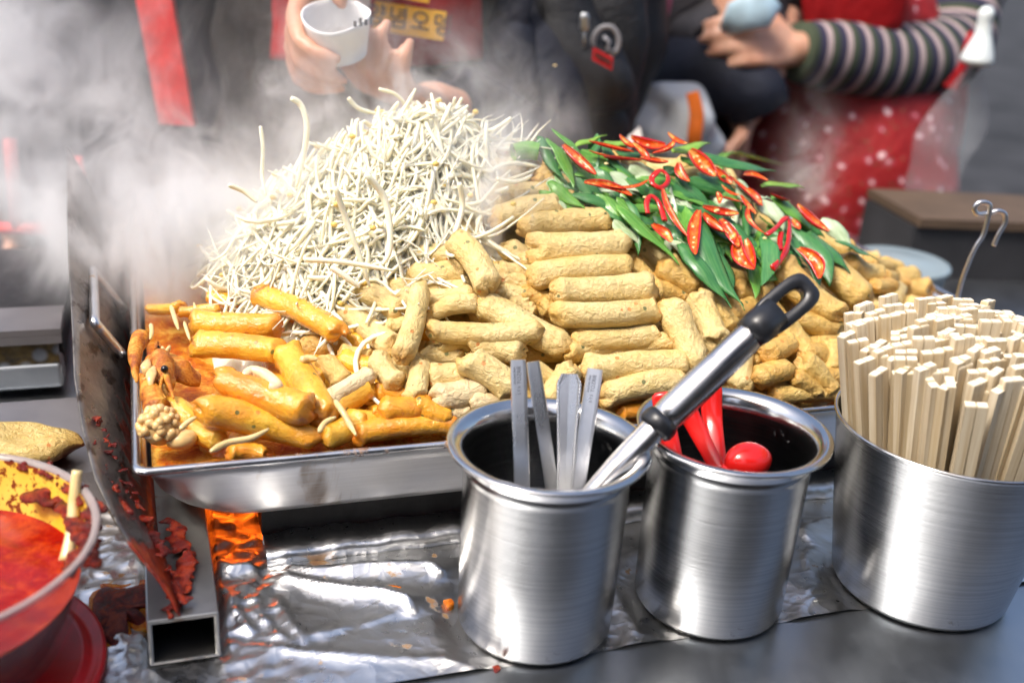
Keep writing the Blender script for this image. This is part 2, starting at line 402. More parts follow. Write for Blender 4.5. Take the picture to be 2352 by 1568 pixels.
def wood():
    t = NT("pale_chopstick_wood"); co = t.coord("Object", rnd=True)
    g = t.noise(t.vm('MULTIPLY', co, (420, 420, 12)), 1., 4, .6); r = t.n("ObjectInfo").outputs["Random"]
    a = t.mix(r, (.58, .47, .30), (.80, .71, .54)); col = t.mix(t.ramp(g, [(.38, 0.), (.66, .7)]), a, (.50, .36, .19))
    t.set(Base_Color=col, Roughness=.6, Normal=t.bump(g, .15, .001))
    return t.m
M['wood'] = wood()
M['wood_end'] = plain("chopstick_end_grain", (.76, .68, .53), .7, 0., .14, 420, .1)
def clear(name, tint, rough, alpha_mix=.0):
    t = NT(name); t.set(Base_Color=tint, Roughness=rough); t.b.inputs["Transmission Weight"].default_value = 1.; t.b.inputs["IOR"].default_value = 1.35
    return t

def amber():
    t = clear("stained_acrylic", (.95, .60, .06), .12); co = t.coord("Object")
    d = t.noise(co, 130, 4, .7, .3); d2 = t.noise(co, 26, 3)
    f = t.ramp(t.math('ADD', d, t.math('MULTIPLY', d2, .35)), [(.70, 0.), (.75, 1.)])
    t.set(Base_Color=t.mix(f, t.ramp(d2, [(.3, (.90, .50, .03)), (.7, (.93, .66, .12))]), (.22, .04, .01)))
    t.b.inputs["Transmission Weight"].default_value = 0.; t.b.inputs["Alpha"].default_value = .9
    return t.m
M['amber'] = amber()
def thin_plastic(name, col, alpha):
    t = NT(name); t.set(Base_Color=col, Roughness=.25); t.b.inputs["Alpha"].default_value = alpha; return t.m
M['bowl'] = thin_plastic("clear_acrylic", (.34, .24, .22), .20)
M['bowl_rim'] = thin_plastic("clear_acrylic_rim", (.42, .36, .34), .62)
M['bag_clear'] = thin_plastic("translucent_bag_film", (.55, .58, .62), .14)
M['bag_white'] = thin_plastic("translucent_white_plastic", (.62, .64, .66), .85)

def fabric(name, a, b, scale=12, rough=.75, sheen=.0):
    t = NT(name); co = t.coord("pos"); n = t.noise(co, scale, 5, .6, .6); w = t.noise(co, 420, 2)
    t.set(Base_Color=t.ramp(n, [(.32, a), (.68, b)]), Roughness=rough, Normal=t.bump(t.math('ADD', n, t.math('MULTIPLY', w, .15)), .6, .02))
    t.b.inputs["Specular IOR Level"].default_value = .25
    return t.m
M['black_jacket'] = fabric("black_jacket_cloth", (.006, .0065, .008), (.02, .021, .026), 10, .5)
M['navy'] = fabric("navy_cloth", (.005, .006, .012), (.015, .018, .032), 9, .6)
M['grey_coat'] = fabric("charcoal_coat", (.012, .0115, .014), (.05, .048, .055), 11, .7)
M['brown_coat'] = fabric("brown_black_coat", (.012, .010, .009), (.035, .03, .027), 12, .8)
M['red_cloth'] = fabric("red_apron_cloth", (.26, .003, .006), (.45, .008, .010), 8, .6)
M['pink_cloth'] = fabric("pink_scarf_cloth", (.36, .08, .13), (.55, .16, .24), 10, .8)
M['trouser'] = fabric("dark_trousers", (.012, .013, .018), (.03, .032, .04), 9, .8)
def floral():
    t = NT("red_floral_apron"); co = t.coord("pos"); n = t.noise(co, 8, 4, .6)
    base = t.ramp(n, [(.3, (.13, .001, .003)), (.7, (.34, .003, .004))])
    d = t.vor(t.vm('ADD', co, t.scale(t.noise(co, 30, 2, color=True), .02)), 36); d2 = t.vor(co, 70)
    base = t.mix(t.ramp(d, [(.24, .6), (.36, 0.)]), base, (.40, .06, .10))
    base = t.mix(t.ramp(d, [(.12, .95), (.22, 0.)]), base, (.80, .60, .60))
    base = t.mix(t.ramp(d2, [(.14, .8), (.22, 0.)]), base, (.10, .07, .03))
    t.set(Base_Color=base, Roughness=.7, Normal=t.bump(n, .6, .03))
    return t.m
M['floral'] = floral()
def stripes():
    t = NT("striped_knit"); a = t.n("Attribute", attribute_name="along")
    f = t.math('FRACT', t.math('MULTIPLY', a.outputs["Fac"], 1 / .034))
    g, nv, pk = (.030, .042, .024), (.020, .018, .050), (.40, .31, .31)
    col = t.ramp(f, [(0., g), (.30, (.040, .055, .03)), (.38, pk), (.58, pk), (.66, nv), (.93, nv), (1., g)])
    k = t.noise(t.coord("pos"), 300, 3)
    t.set(Base_Color=t.mix(.25, col, t.mix(k, (0., 0., 0.), (1., 1., 1.)), 'SOFT_LIGHT'), Roughness=.9, Normal=t.bump(k, .4, .003))
    return t.m
M['stripes'] = stripes()
def skin_mat():
    t = NT("skin"); co = t.coord("pos"); n = t.noise(co, 26, 4)
    t.set(Base_Color=t.ramp(n, [(.3, (.50, .24, .15)), (.7, (.64, .37, .26))]), Roughness=.45)
    t.b.inputs["Subsurface Weight"].default_value = .2; t.b.inputs["Subsurface Radius"].default_value = (.01, .004, .002)
    return t.m
M['skin'] = skin_mat()
M['hair'] = plain("black_hair", (.012, .010, .009), .5)
M['paper'] = plain("white_paper", (.80, .80, .80), .6, 0., .04, 30, .1)
M['blue_paper'] = plain("light_blue_wrapper", (.42, .58, .68), .5, 0., .2, 30, .2)
M['yellow_label'] = plain("yellow_label", (.80, .44, .006), .45, 0., .05, 30, .03)
M['ink'] = plain("dark_brown_ink", (.05, .022, .010), .6, 0., .1)
M['ink_grey'] = plain("grey_ink", (.10, .10, .11), .5, 0., .1)
M['grey_print'] = plain("grey_print", (.22, .22, .24), .5, 0., .1)
M['engrave'] = plain("engraved_steel", (.16, .16, .17), .45, .8, .1)
M['white_plastic'] = plain("white_plastic", (.70, .76, .76), .3, 0., .06, 20, .03)
M['blue_clear'] = thin_plastic("pale_blue_plastic", (.30, .38, .42), .75)
M['orange_strap'] = plain("orange_strap", (.75, .16, .012), .5)
M['asphalt'] = plain("asphalt", (.018, .018, .020), .85, 0., .75, 3.5, .4)
M['wall_dark'] = plain("dark_facade", (.06, .055, .05), .8, 0., .4, 3, .3)
M['wall_light'] = plain("pale_facade", (.30, .28, .25), .8, 0., .2, 2, .2)
M['glass_dark'] = plain("window_glass", (.02, .025, .03), .1, 0., .2, 2, 0)
M['cardboard'] = plain("brown_table_board", (.085, .055, .034), .75, 0., .2, 20, .2)
M['grey_box'] = plain("grey_painted_sheet", (.022, .022, .025), .7, 0., .35, 12, .2)
M['pancake'] = cake_mat("fried_pancake", (.55, .36, .09), (.70, .52, .20), (.50, .27, .05), (.55, .30, .06), .4, .3)
M['roe'] = plain("roe_pale", (.70, .46, .19), .22, 0., .15, 150, .2)
M['squid'] = plain("squid_flesh", (.78, .58, .34), .25, 0., .12, 120, .3)
M['shell'] = sauce_mat("shrimp_shell", (.30, .07, .01), (.58, .19, .015), (.70, .36, .06), .16, 75, .6)
M['shell_dark'] = sauce_mat("shrimp_head_shell", (.26, .06, .008), (.50, .15, .015), (.66, .32, .06), .16, 110, .5)
M['eye'] = plain("shrimp_eye", (.008, .006, .006), .08, 0., .1)
def speckled():
    t = NT("greasy_speckled_panel"); co = t.coord("pos"); v = t.vor(co, 55); n = t.noise(co, 70, 4)
    c = t.ramp(n, [(.35, (.05, .045, .035)), (.55, (.24, .16, .05)), (.7, (.36, .30, .15))])
    t.set(Base_Color=t.mix(t.ramp(v, [(.25, .9), (.42, 0.)]), c, (.42, .46, .5)), Roughness=.3, Normal=t.bump(n, .5, .004)); return t.m
M['speckled'] = speckled()
def glow():
    t = NT("glowing_burner"); co = t.coord("pos"); n = t.noise(co, 120, 3)
    t.set(Base_Color=(.1, .02, .005), Emission_Color=t.ramp(n, [(.3, (1., .075, .002)), (.7, (1., .16, .008))]), Emission_Strength=6.0); return t.m
M['glow'] = glow()
# ------------------------------------------------------------------ ground and surroundings
GZ = -.85
gm = MB(); gm.add([(-150, -150, GZ), (150, -150, GZ), (150, 150, GZ), (-150, 150, GZ)], [(0, 1, 2, 3)])
tag(gm.build("street_ground", M['asphalt'], smooth=False), kind="structure", label="dark asphalt market street")

def facade(label, x0, x1, y0, y1, h, rows, cols, wallm):
    o = empty("market_building", ((x0 + x1) / 2, (y0 + y1) / 2, GZ), label, "building", "buildings along the market street")
    b = MB(); b.box((x0, y0, GZ), (x1 - x0, 0, 0), (0, y1 - y0, 0), (0, 0, h)); b.build("wall", wallm, o, False)
    b = MB(); b.box((x0 - .15, y0 - .15, GZ + h + .002), (x1 - x0 + .3, 0, 0), (0, y1 - y0 + .3, 0), (0, 0, .25)); b.build("roof", M['wall_dark'], o, False)
    yf = y1 if y1 < 0 else y0; s = .05 if y1 < 0 else -.05
    me = None
    for i in range(rows):
        for j in range(cols):
            cx = x0 + (j + .5) * (x1 - x0) / cols; z = GZ + 3.4 + i * 2.9
            if me is None:
                b = MB(); b.box((-.6, 0, 0), (1.2, 0, 0), (0, s, 0), (0, 0, 1.4)); me = mesh("window", b.V, b.F, M['glass_dark'], False)
            link("window", me, o, Matrix.Translation((cx, yf, z)))
    b = MB(); b.box((x0 + .4, yf + s * .02, GZ + .003), (x1 - x0 - .8, 0, 0), (0, s, 0), (0, 0, 2.5)); b.build("shop_front", M['glass_dark'], o, False)
facade("pale building across the street behind the photographer", -9.5, -2.2, -9.5, -5.2, 7.5, 2, 4, M['wall_light'])
facade("dark building across the street behind the photographer", .9, 9., -10, -5.6, 9, 2, 4, M['wall_dark'])

# ------------------------------------------------------------------ the stall counter
co_ = empty("stall_counter", W(.2, .8, GZ), "brushed steel stall counter that carries the food tray and the steel pots", "counter")
b = MB(); b.box(W(-1.3, .30, -.03), U * 3.0, N * 1.05, Z3 * .03); b.build("counter_top", M['counter'], co_, False)
b = MB(); b.box(W(-1.27, .33, GZ + .10), U * 2.94, N * .99, Z3 * .715); b.build("cabinet", M['ledge'], co_, False)
for u in (-1.2, 1.6):
    for n in (.40, 1.25):
        b = MB(); b.box(W(u, n, GZ), U * .04, N * .04, Z3 * .098); b.build("leg", M['galv'], co_, False)

# foil laid over the back of the counter, with its folds
def seg_d(p, a, b):
    ab = b - a; t = np.clip(((p - a) @ ab) / (ab @ ab), 0, 1); return np.linalg.norm(p - (a + t[..., None] * ab), axis=-1), t
CR = [([(560, 1493), (640, 1502), (740, 1514), (900, 1527), (1130, 1522)], .0045, .004),
      ([(628, 1492), (700, 1472), (760, 1458), (815, 1443)], .003, .003), ([(818, 1445), (850, 1438), (925, 1413), (985, 1402)], .002, .003),
      ([(610, 1335), (700, 1352), (800, 1371), (880, 1378), (935, 1394), (955, 1425)], .009, .007),
      ([(620, 1316), (720, 1332), (850, 1322), (990, 1318), (1035, 1340)], .010, .008),
      ([(630, 1390), (665, 1440), (720, 1500)], .004, .004), ([(590, 1420), (640, 1470), (700, 1500)], .003, .004),
      ([(500, 1350), (540, 1420), (580, 1470)], .006, .006), ([(480, 1310), (530, 1330), (590, 1320)], .008, .006), ([(520, 1400), (560, 1380), (600, 1400)], .004, .005),
      ([(245, 1440), (290, 1500), (300, 1560)], .003, .004), ([(230, 1510), (345, 1500)], .003, .004), ([(345, 1495), (430, 1515), (520, 1490)], .003, .003),
      ([(1390, 1455), (1440, 1440), (1500, 1432)], .002, .002), ([(1800, 1405), (1870, 1385), (1945, 1372)], .003, .003), ([(1815, 1380), (1880, 1362), (1950, 1352)], .003, .004),
      ([(1840, 1240), (1900, 1225), (1990, 1215)], .012, .010), ([(1840, 1290), (1900, 1300), (1990, 1270)], .006, .008)]
nu_, nv_ = 480, 96
uu, vv = np.meshgrid(np.linspace(-.42, .80, nu_ + 1), np.linspace(.527, .76, nv_ + 1))
P2 = uu[..., None] * U[:2] + vv[..., None] * N[:2]
edge = np.clip((vv - .527) / .012, 0, 1)
hz = np.zeros_like(uu)
for pl, a, w in CR:
    q = np.array([atz(x, y, 0)[:2] for x, y in pl]); dm = np.full(uu.shape, 9.); tt = np.zeros_like(uu)
    for i in range(len(q) - 1):
        d, t = seg_d(P2, q[i], q[i + 1]); k = d < dm; dm[k] = d[k]; tt[k] = (i + t[k]) / (len(q) - 1)
    hz = np.maximum(hz, a * np.exp(-dm / w) * (1 - np.abs(2 * tt - 1) ** 4))
p3 = np.stack([uu, vv, 0 * uu], -1)
cr = np.where((uu < -.02) & (vv > .60), 1.5, 1.) * np.where((uu > .028) & (uu < .085) & (vv > .60), 1.5, 1.)
hz += (np.abs(nz(p3, 3, 30)) * .0008 + np.abs(nz(p3, 4, 150)) * .0005 + np.where((uu > .026) & (uu < .10) | (uu < -.018), (.004 - .0045 * np.abs(nz(p3, 5, 210)) + .0012 * nz(p3, 6, 420)).clip(0, .01) * np.where(uu < 0, .34, np.clip((.085 - uu) / .03, 0, 1) * .5), 0.)) * cr * edge + .0025
hz = np.minimum(hz, np.where(vv > .645, .0125, .02))
for cx, cyy in ((.233, .568), (.361, .564), (.528, .547), (-.136, .587)):   # pressed flat where something heavy stands
    d = np.hypot(uu - cx, vv - cyy); hz = np.where(d < .075 if cx < .5 and cx > 0 else d < .10, np.minimum(hz, .0004 + np.clip(d - (.057 if cx < .5 else .066), 0, 1) * .25), hz)
hz = np.where((uu > -.018) & (uu < .031) & (vv > .574), np.minimum(hz, .0005), hz)
V = [W(uu[j, i], vv[j, i], hz[j, i]) for j in range(nv_ + 1) for i in range(nu_ + 1)]
F = [(j * (nu_ + 1) + i, j * (nu_ + 1) + i + 1, (j + 1) * (nu_ + 1) + i + 1, (j + 1) * (nu_ + 1) + i) for j in range(nv_) for i in range(nu_)]
tag(link("foil_sheet", mesh("foil_sheet", V, F, M['foil'])), "creased aluminium foil spread over the counter in front of the burner", "foil")

# foil wrapped kerb bar, black burner front and the burner behind it
def wrapped(u0, u1, n0, n1, z1, seed):
    prof = [(n0 + .004, .0015), (n0, .004), (n0 - .001, z1 - .004), (n0 + .003, z1), (n1, z1), (n1, .0015)]
    k = 150; V = []; F = []
    for i in range(k + 1):
        for j, (n, z) in enumerate(prof):
            p = np.array([u0 + (u1 - u0) * i / k, n, z]); cr_ = 1.6 if p[0] < .12 else .8
            d = nz(p, seed, 160) * .0011 * cr_ + nz(p, seed + 1, 330) * .0005 * cr_
            V.append(W(p[0], n - (d if j < 4 else 0), max(.0012, z + (d if 1 < j < 5 else 0))))
    m = len(prof)
    for i in range(k):
        for j in range(m - 1): F.append((i * m + j, (i + 1) * m + j, (i + 1) * m + j + 1, i * m + j + 1))
    return V, F
V, F = wrapped(.066, .775, .664, .690, .0155, 11)
tag(link("foil_wrapped_bar", mesh("foil_wrapped_bar", V, F, M['foil_crumpled'])), "low bar wrapped in crumpled foil along the foot of the black burner front", "foil bar")
bo = empty("burner_housing", W(.4, .8, 0), "sooty black iron burner housing under the long food tray", "burner")
b = MB(); b.box(W(.0655, .691, .013), U * .71, N * .004, Z3 * .0275); b.build("front_plate", M['soot'], bo, False)
b = MB(); b.box(W(.0655, .6955, .013), U * .004, N * .40, Z3 * .004); b.box(W(.60, .6955, .013), U * .004, N * .40, Z3 * .02); b.build("side_rail", M['soot'], bo, False)
for k, n in enumerate((.80,)):
    b = MB(); b.tube([W(.034, n, .024), W(.2, n, .024), W(.45, n, .024), W(.72, n, .024)], .0045, 12); b.build("glowing_tube", M['glow'], bo)

# square steel tube on which the tray and the guard stand
b = MB(); t_ = .0028; u0, u1, n0, n1, z0, z1 = -.0145, .0275, .577, 1.20, .0012, .0345
a_, o_ = [(u0, z0), (u1, z0), (u1, z1), (u0, z1)], [(u0 + t_, z0 + t_), (u1 - t_, z0 + t_), (u1 - t_, z1 - t_), (u0 + t_, z1 - t_)]
def sl(u): return .0012 * math.sin((u - u0) * 190)
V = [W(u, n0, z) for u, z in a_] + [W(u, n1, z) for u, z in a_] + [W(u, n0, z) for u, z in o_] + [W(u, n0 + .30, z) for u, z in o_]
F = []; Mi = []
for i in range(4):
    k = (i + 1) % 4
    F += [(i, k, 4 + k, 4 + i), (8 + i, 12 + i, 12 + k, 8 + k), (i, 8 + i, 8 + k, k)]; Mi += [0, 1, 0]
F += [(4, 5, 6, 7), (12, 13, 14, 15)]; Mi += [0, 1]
tb = link("square_steel_tube", mesh("square_steel_tube", V, F, [M['tube_steel'], M['dark_void']], False, Mi))  # second material colours the inner faces with the shade inside the tube
tag(tb, "square steel tube with an open black end lying under the left end of the tray", "steel tube")
bv = tb.modifiers.new("edge", 'BEVEL'); bv.width = .0008; bv.segments = 2; bv.limit_method = 'ANGLE'

# scorched sheet metal guard
GN = [.5785, .582, .588, .60, .62, .65, .70, .75, .85, .95, 1.15]
GU = [.0035, .001, -.006, -.021, -.031, -.041, -.0495, -.055, -.059, -.063, -.07]
GZ_ = [.0375, .044, .056, .0745, .085, .096, .108, .121, .141, .160, .19]
def gtop(n): return np.interp(n, GN, GU), np.interp(n, GN, GZ_)
V = []; nG, mG = 110, 12
for i in range(nG + 1):
    s = i / nG; n = .5785 + (1.15 - .5785) * s ** 1.7
    ut, zt = gtop(n); ub = np.interp(n, [.5785, .62, .67, 1.15], [.0045, .001, -.006, -.013]); zb = .0352
    for j in range(mG + 1):
        t = j / mG; p = np.array([n, t, 0.])
        bow = math.sin(t * math.pi) * .006 * min(1, s * 4)
        V.append(W(ub + (ut - ub) * t ** .9 + bow + .0008 * nz(p, 21, 30), n + .001 * nz(p, 22, 25), zb + (zt - zb) * t + (.0006 * (i % 2) if j == mG else 0)))
F = [(i * (mG + 1) + j, (i + 1) * (mG + 1) + j, (i + 1) * (mG + 1) + j + 1, i * (mG + 1) + j + 1) for i in range(nG) for j in range(mG)]
g = link("splash_guard", mesh("splash_guard", V, F, M['guard']))
tag(g, "scorched sheet metal splash guard smeared with red sauce along the left end of the tray", "splash guard")
so = g.modifiers.new("gauge", 'SOLIDIFY'); so.thickness = .0014; so.offset = 0
# sauce caked along the guard and the tube
def crust(name, pts, rad, seed, label, m='thick_sauce', fl=.26):
    P = spline(pts, 60); b = MB(); g = random.Random(seed); k = int(26 + 3.2e4 * rad * .5)
    for _ in range(k * 2):
        p = P[int(min(59, max(0, g.gauss(.5, .32) * 59)))] + np.array([g.gauss(0, 1), g.gauss(0, 1), g.gauss(0, .35)]) * rad * .75
        s = rad * g.uniform(.22, .70); q0 = len(b.V); b.ball((0, 0, 0), (s * g.uniform(.8, 1.9), s * g.uniform(.8, 1.6), s * fl * 1.3), 0, 9, 7)
        c, sn = math.cos(g.uniform(0, 6)), math.sin(g.uniform(0, 6))
        for ii in range(q0, len(b.V)):
            v = b.V[ii]; v = v * (1 + .22 * nz(v, seed + _ % 5, 400)); b.V[ii] = p + np.array([v[0] * c - v[1] * sn, v[0] * sn + v[1] * c, v[2]])
    return tag(remesh(name, b, M[m], None, .0011, 4), label, "sauce", kind="stuff")
def gpt(n, t, off=.0025):
    ut, zt = gtop(n); ub = np.interp(n, [.5785, .62, .67, 1.15], [.0045, .001, -.006, -.013])
    bow = math.sin(t * math.pi) * .006
    return W(ub + (ut - ub) * t + bow + off, n, .0352 + (zt - .0352) * t + off * .5)
crust("sauce_smear", [gpt(.586, .2), gpt(.61, .25), gpt(.635, .35), gpt(.66, .55), gpt(.69, .75), gpt(.72, .85)], .0030, 31, "thick red sauce smeared down the inside of the scorched guard")
crust("sauce_smear", [gpt(.60, .6), gpt(.63, .75), gpt(.66, .86), gpt(.70, .93)], .0019, 37, "thin red sauce streak just under the guard's upper edge")
crust("sauce_crust", [atz(400, 1395, .0365), atz(418, 1340, .037), atz(425, 1290, .038), atz(412, 1240, .039), atz(395, 1200, .040)], .0042, 41, "dried red sauce caked on top of the square steel tube")

# ------------------------------------------------------------------ food tray
def rrect(u0, u1, n0, n1, r, z, k=8):
    out = []
    for (cu, cn, a0) in ((u1 - r, n0 + r, -90), (u1 - r, n1 - r, 0), (u0 + r, n1 - r, 90), (u0 + r, n0 + r, 180)):
        for i in range(k + 1):
            a = R(a0 + 90 * i / k); out.append(W(cu + r * math.cos(a), cn + r * math.sin(a), z))
    return out
TU0, TU1, TN0, TN1 = -.014, .788, .657, 1.17
def rings(spec):
    V = []; F = []; m = None
    for ins, z, r in spec:
        q = rrect(TU0 + ins, TU1 - ins, TN0 + ins, TN1 - ins, r, z); m = len(q); V += q
    for i in range(len(spec) - 1):
        for j in range(m): k = (j + 1) % m; F.append((i * m + j, i * m + k, (i + 1) * m + k, (i + 1) * m + j))
    return V, F, m
tr = empty("food_tray", W(.385, .9, .04), "long rectangular stainless steel tray heaped with fish cakes over the burner", "tray")
V, F, m = rings([(.024, .0405, .06), (.018, .042, .060), (.0135, .048, .054), (.009, .062, .036), (.004, .080, .024), (.0006, .0905, .008),
                 (.0022, .0905, .007), (.0055, .080, .022), (.0105, .062, .034), (.016, .049, .045), (.024, .0435, .05)])
nfl = len(V); F += [tuple(range(m - 1, -1, -1)), tuple(range(nfl - m, nfl))]
link("pan", mesh("pan", V, F, M['pan']), tr)
V, F, m = rings([(.0022, .0907, .007), (-.0002, .0907, .008), (-.0042, .0915, .009), (-.0048, .0935, .009), (-.0036, .0958, .009), (-.0008, .0962, .008), (.0022, .0945, .007), (.0022, .0907, .007)])
link("rim", mesh("rim", V, F, M['pan_rim']), tr)
h0, h1, h2, h3 = atn(280, 815, .845), atn(218, 740, .842), atn(213, 622, .945), W(-.024, .962, .088)
hp = np.concatenate([np.linspace(h0, h0 + (h1 - h0) * .84, 6), spline([h0 + (h1 - h0) * .86, h1, h1 + (h2 - h1) * .1], 7), np.linspace(h1 + (h2 - h1) * .14, h1 + (h2 - h1) * .9, 8), spline([h1 + (h2 - h1) * .92, h2, h2 + (h3 - h2) * .15], 7), np.linspace(h2 + (h3 - h2) * .2, h3, 5)])
b = MB(); b.tube(hp, .0040, 12); b.build("handle", M['rod'], tr)

# ------------------------------------------------------------------ steel pots
def pot(label, x, y, Rb, Rw, Rl, H, lip):
    o = empty("steel_pot", (x, y, .0006), label, "pot", "brushed steel pots along the counter")
    mw = Matrix.Translation((x, y, .0006)); t = .0011
    if lip:
        prof = [(0, .0005), (Rb - .006, .0005), (Rb - .002, .002), (Rb, .006), (Rb + (Rw - Rb) * .5, H * .5), (Rw - .0006, H - .020), (Rw - .0002, H - .0165), (Rw + .0006, H - .015), (Rw - .0002, H - .0135), (Rw, H - .012)]
        inn = [(Rw - t, H - .012), (Rb + (Rw - Rb) * .5 - t, H * .5), (Rb - t, .007), (Rb - .006, .003), (0, .0028)]
        rim = [(Rw, H - .012), (Rw + .0008, H - .0075), (Rw + .0035, H - .0032), (Rl - .003, H - .0018), (Rl - .0006, H - .0022), (Rl, H - .0006), (Rl - .0010, H + .0004),
               (Rl - .004, H + .0004), (Rw + .0028, H - .0010), (Rw - .0004, H - .0050), (Rw - t, H - .012)]
    else:
        prof = [(0, .0005), (Rb - .006, .0005), (Rb - .002, .002), (Rb, .006), (Rb + (Rw - Rb) * .5, H * .5), (Rw - .001, H - .010), (Rw, H - .004)]
        inn = [(Rw - t, H - .004), (Rb + (Rw - Rb) * .5 - t, H * .5), (Rb - t, .007), (Rb - .006, .003), (0, .0028)]
        rim = [(Rw, H - .004), (Rw + .0014, H - .0030), (Rw + .0018, H - .0012), (Rw + .0006, H), (Rw - t, H - .001), (Rw - t, H - .004)]
    b = MB(); b.lathe(prof, 96); b.lathe(inn, 96); b.build("body", M['can'], o, True, mw)
    b = MB(); b.lathe(rim, 96); b.build("rim", M['can_rim'], o, True, mw)
    return o
PA, PB, PC = (.0282, .6135), (.1511, .6527), (.3135, .6924)
pot("flared steel pot holding spoon handles and a ladle, leftmost of the three pots", *PA, .0518, .0541, .065, .136, True)
pot("flared steel pot holding red plastic utensils, between the spoon pot and the chopstick pot", *PB, .0518, .0541, .065, .136, True)
pot("wide unflared steel pot packed with wooden chopsticks", *PC, .063, .0815, .082, .1335, False)

# ------------------------------------------------------------------ spoons, ladle, red utensils
def text_mesh(s, size, m, ext=.0002, spacing=1.):
    cu = bpy.data.curves.new("lettering", 'FONT'); cu.body = s; cu.size = size; cu.extrude = ext; cu.align_x = 'CENTER'; cu.align_y = 'CENTER'; cu.space_character = spacing
    o = bpy.data.objects.new("tmp", cu); C.objects.link(o); dg = bpy.context.evaluated_depsgraph_get()
    me = bpy.data.meshes.new_from_object(o.evaluated_get(dg)); bpy.data.objects.remove(o); me.materials.clear(); me.materials.append(m); me.name = "lettering"
    return me
def fr(xa, ya, org):                               # matrix from x axis, approximate y axis and origin
    x = Vector(xa).normalized(); z = x.cross(Vector(ya)).normalized(); y = z.cross(x)
    m = Matrix((x, y, z)).transposed().to_4x4(); m.translation = Vector(org); return m
def spoon(top, bot, w0, w1, label, txt=False, deco=False):
    top, bot = np.asarray(top), np.asarray(bot); d = (bot - top); L = np.linalg.norm(d); d /= L
    v = EYE - top; v = v - d * (v @ d); v[2] = max(v[2], 0); v = v - d * (v @ d); v /= np.linalg.norm(v); s = np.cross(d, v)
    o = empty("spoon", bot, label, "spoon", "spoon handles in the steel pot")
    k = 24; V = []; th = .0011
    prof = [(-1, 0), (-.92, .9), (-.6, 1.), (.6, 1.), (.92, .9), (1, 0), (.92, -.9), (-.92, -.9)]
    if deco: prof = [(-1, 0), (-.95, 1.5), (-.80, 1.5), (-.70, .5), (0, .3), (.70, .5), (.80, 1.5), (.95, 1.5), (1, 0), (.92, -.9), (-.92, -.9)]
    for i in range(k + 1):
        t = i / k; w = np.interp(t, [0, .35, 1], [w0, (w0 + w1) / 2, w1]) / 2
        if deco: w *= np.interp(t, [0, .04, 1], [.62, 1, 1])
        elif i == 0: w *= .93
        c = top + d * L * t + v * (.0018 * math.sin(t * 5))
        V += [c + s * a * w + v * q * th for a, q in prof]
    m = len(prof); F = [(i * m + j, i * m + (j + 1) % m, (i + 1) * m + (j + 1) % m, (i + 1) * m + j) for i in range(k) for j in range(m)]
    F += [tuple(range(m - 1, -1, -1)), tuple(range(k * m, k * m + m))]
    link("handle", mesh("handle", V, F, M['spoon'], False), o)
    bw = bot + d * .012                            # bowl of the spoon, down inside the pot
    b = MB(); b.ball((0, 0, 0), (.016, .011, .003), 0, 14, 8); b.build("bowl", M['spoon'], o, True, fr(d, s, bw))
    if txt:
        for body, sz, f, side in (("kitchen line", .0024, .0100, .0026), ("TOZRIE", .0034, .0096, -.0004), ("S T S", .0026, .0195, -.0002)):
            p = top + d * f + s * side + v * (th + .0003 + .0018 * math.sin(f / L * 5))
            link("lettering", text_mesh(body, sz, M['engrave']), o, fr(-d, s, p))
    if deco:
        b = MB()
        for i in range(46):
            t = .03 + i * .016
            if t > .8: break
            w = np.interp(t, [0, .35, 1], [w0, (w0 + w1) / 2, w1]) / 2
            for sg in (-1, 1): b.ball(top + d * L * t + s * sg * w * .87 + v * (th * 1.5 + .0018 * math.sin(t * 5)), .00055, 0, 6, 4)
        b.build("beading", M['spoon'], o)
    return o
def through(pt, pb, nt, nb, zend):                 # line through two sighted points, continued to a height
    a, c = atn(*pt, nt), atn(*pb, nb); d = c - a; return a, a + d * ((zend - a[2]) / d[2])
def nU(x, y, off): return un(np.array([x, y, 0]))[1] + off
nA = nU(*PA, 0)
for pt, pb, nt, nb, w0, w1, lab, tx, de in (
        ((1190, 826), (1199, 1117), nA + .036, nA + .007, .0105, .0100, "flat steel spoon handle with engraved letters, first from the left", True, False),
        ((1224, 830), (1269, 1123), nA + .039, nA + .010, .0094, .0090, "plain flat steel spoon handle leaning right beside the first lettered one", False, False),
        ((1308, 858), (1297, 1125), nA + .033, nA + .005, .0172, .0062, "spoon handle with a beaded border and angled top", False, True),
        ((1367, 847), (1326, 1123), nA + .035, nA + .007, .0112, .0102, "flat steel spoon handle with engraved letters beside the beaded one", True, False)):
    a, c = through(pt, pb, nt, nb, .022); spoon(a, c, w0, w1, lab, tx, de)
# ladle
la, lm, lr, lb = atn(1858, 655, nA + .002), atn(1750, 744, nA - .004), atn(1508, 978, nA - .014), atn(1392, 1104, nA - .020)
d_ = (lb - lr) / np.linalg.norm(lb - lr)
lo = empty("ladle", lb, "stainless ladle with a black looped handle end leaning right out of the spoon pot", "ladle")
b = MB(); b.tube(np.linspace(lr, lm, 8), [.0098, .0106, .0108, .0108, .0106, .0104, .0100, .0096], 20); b.build("handle", M['ladle'], lo)
le = lb + d_ * .04
b = MB(); b.tube(spline([lr - d_ * .004, lr + d_ * .03, lb, le], 14), [.0090, .0090, .0090, .0091, .0092, .0093, .0092, .0090, .0088, .0085, .008, .008, .0075, .007], 18, flat=.95, up=(0, 0, 1)); b.build("neck", M['ladle'], lo)
b = MB(); b.tube([lr + d_ * .0035, lr + d_ * .001, lr - d_ * .004, lr - d_ * .0075], [.0105, .0122, .0122, .0108], 22); b.build("collar", M['black_plastic'], lo)
x_ = (la - lm) / np.linalg.norm(la - lm); vv_ = EYE - la; vv_ = vv_ - x_ * (vv_ @ x_); vv_ /= np.linalg.norm(vv_); ss_ = np.cross(vv_, x_)
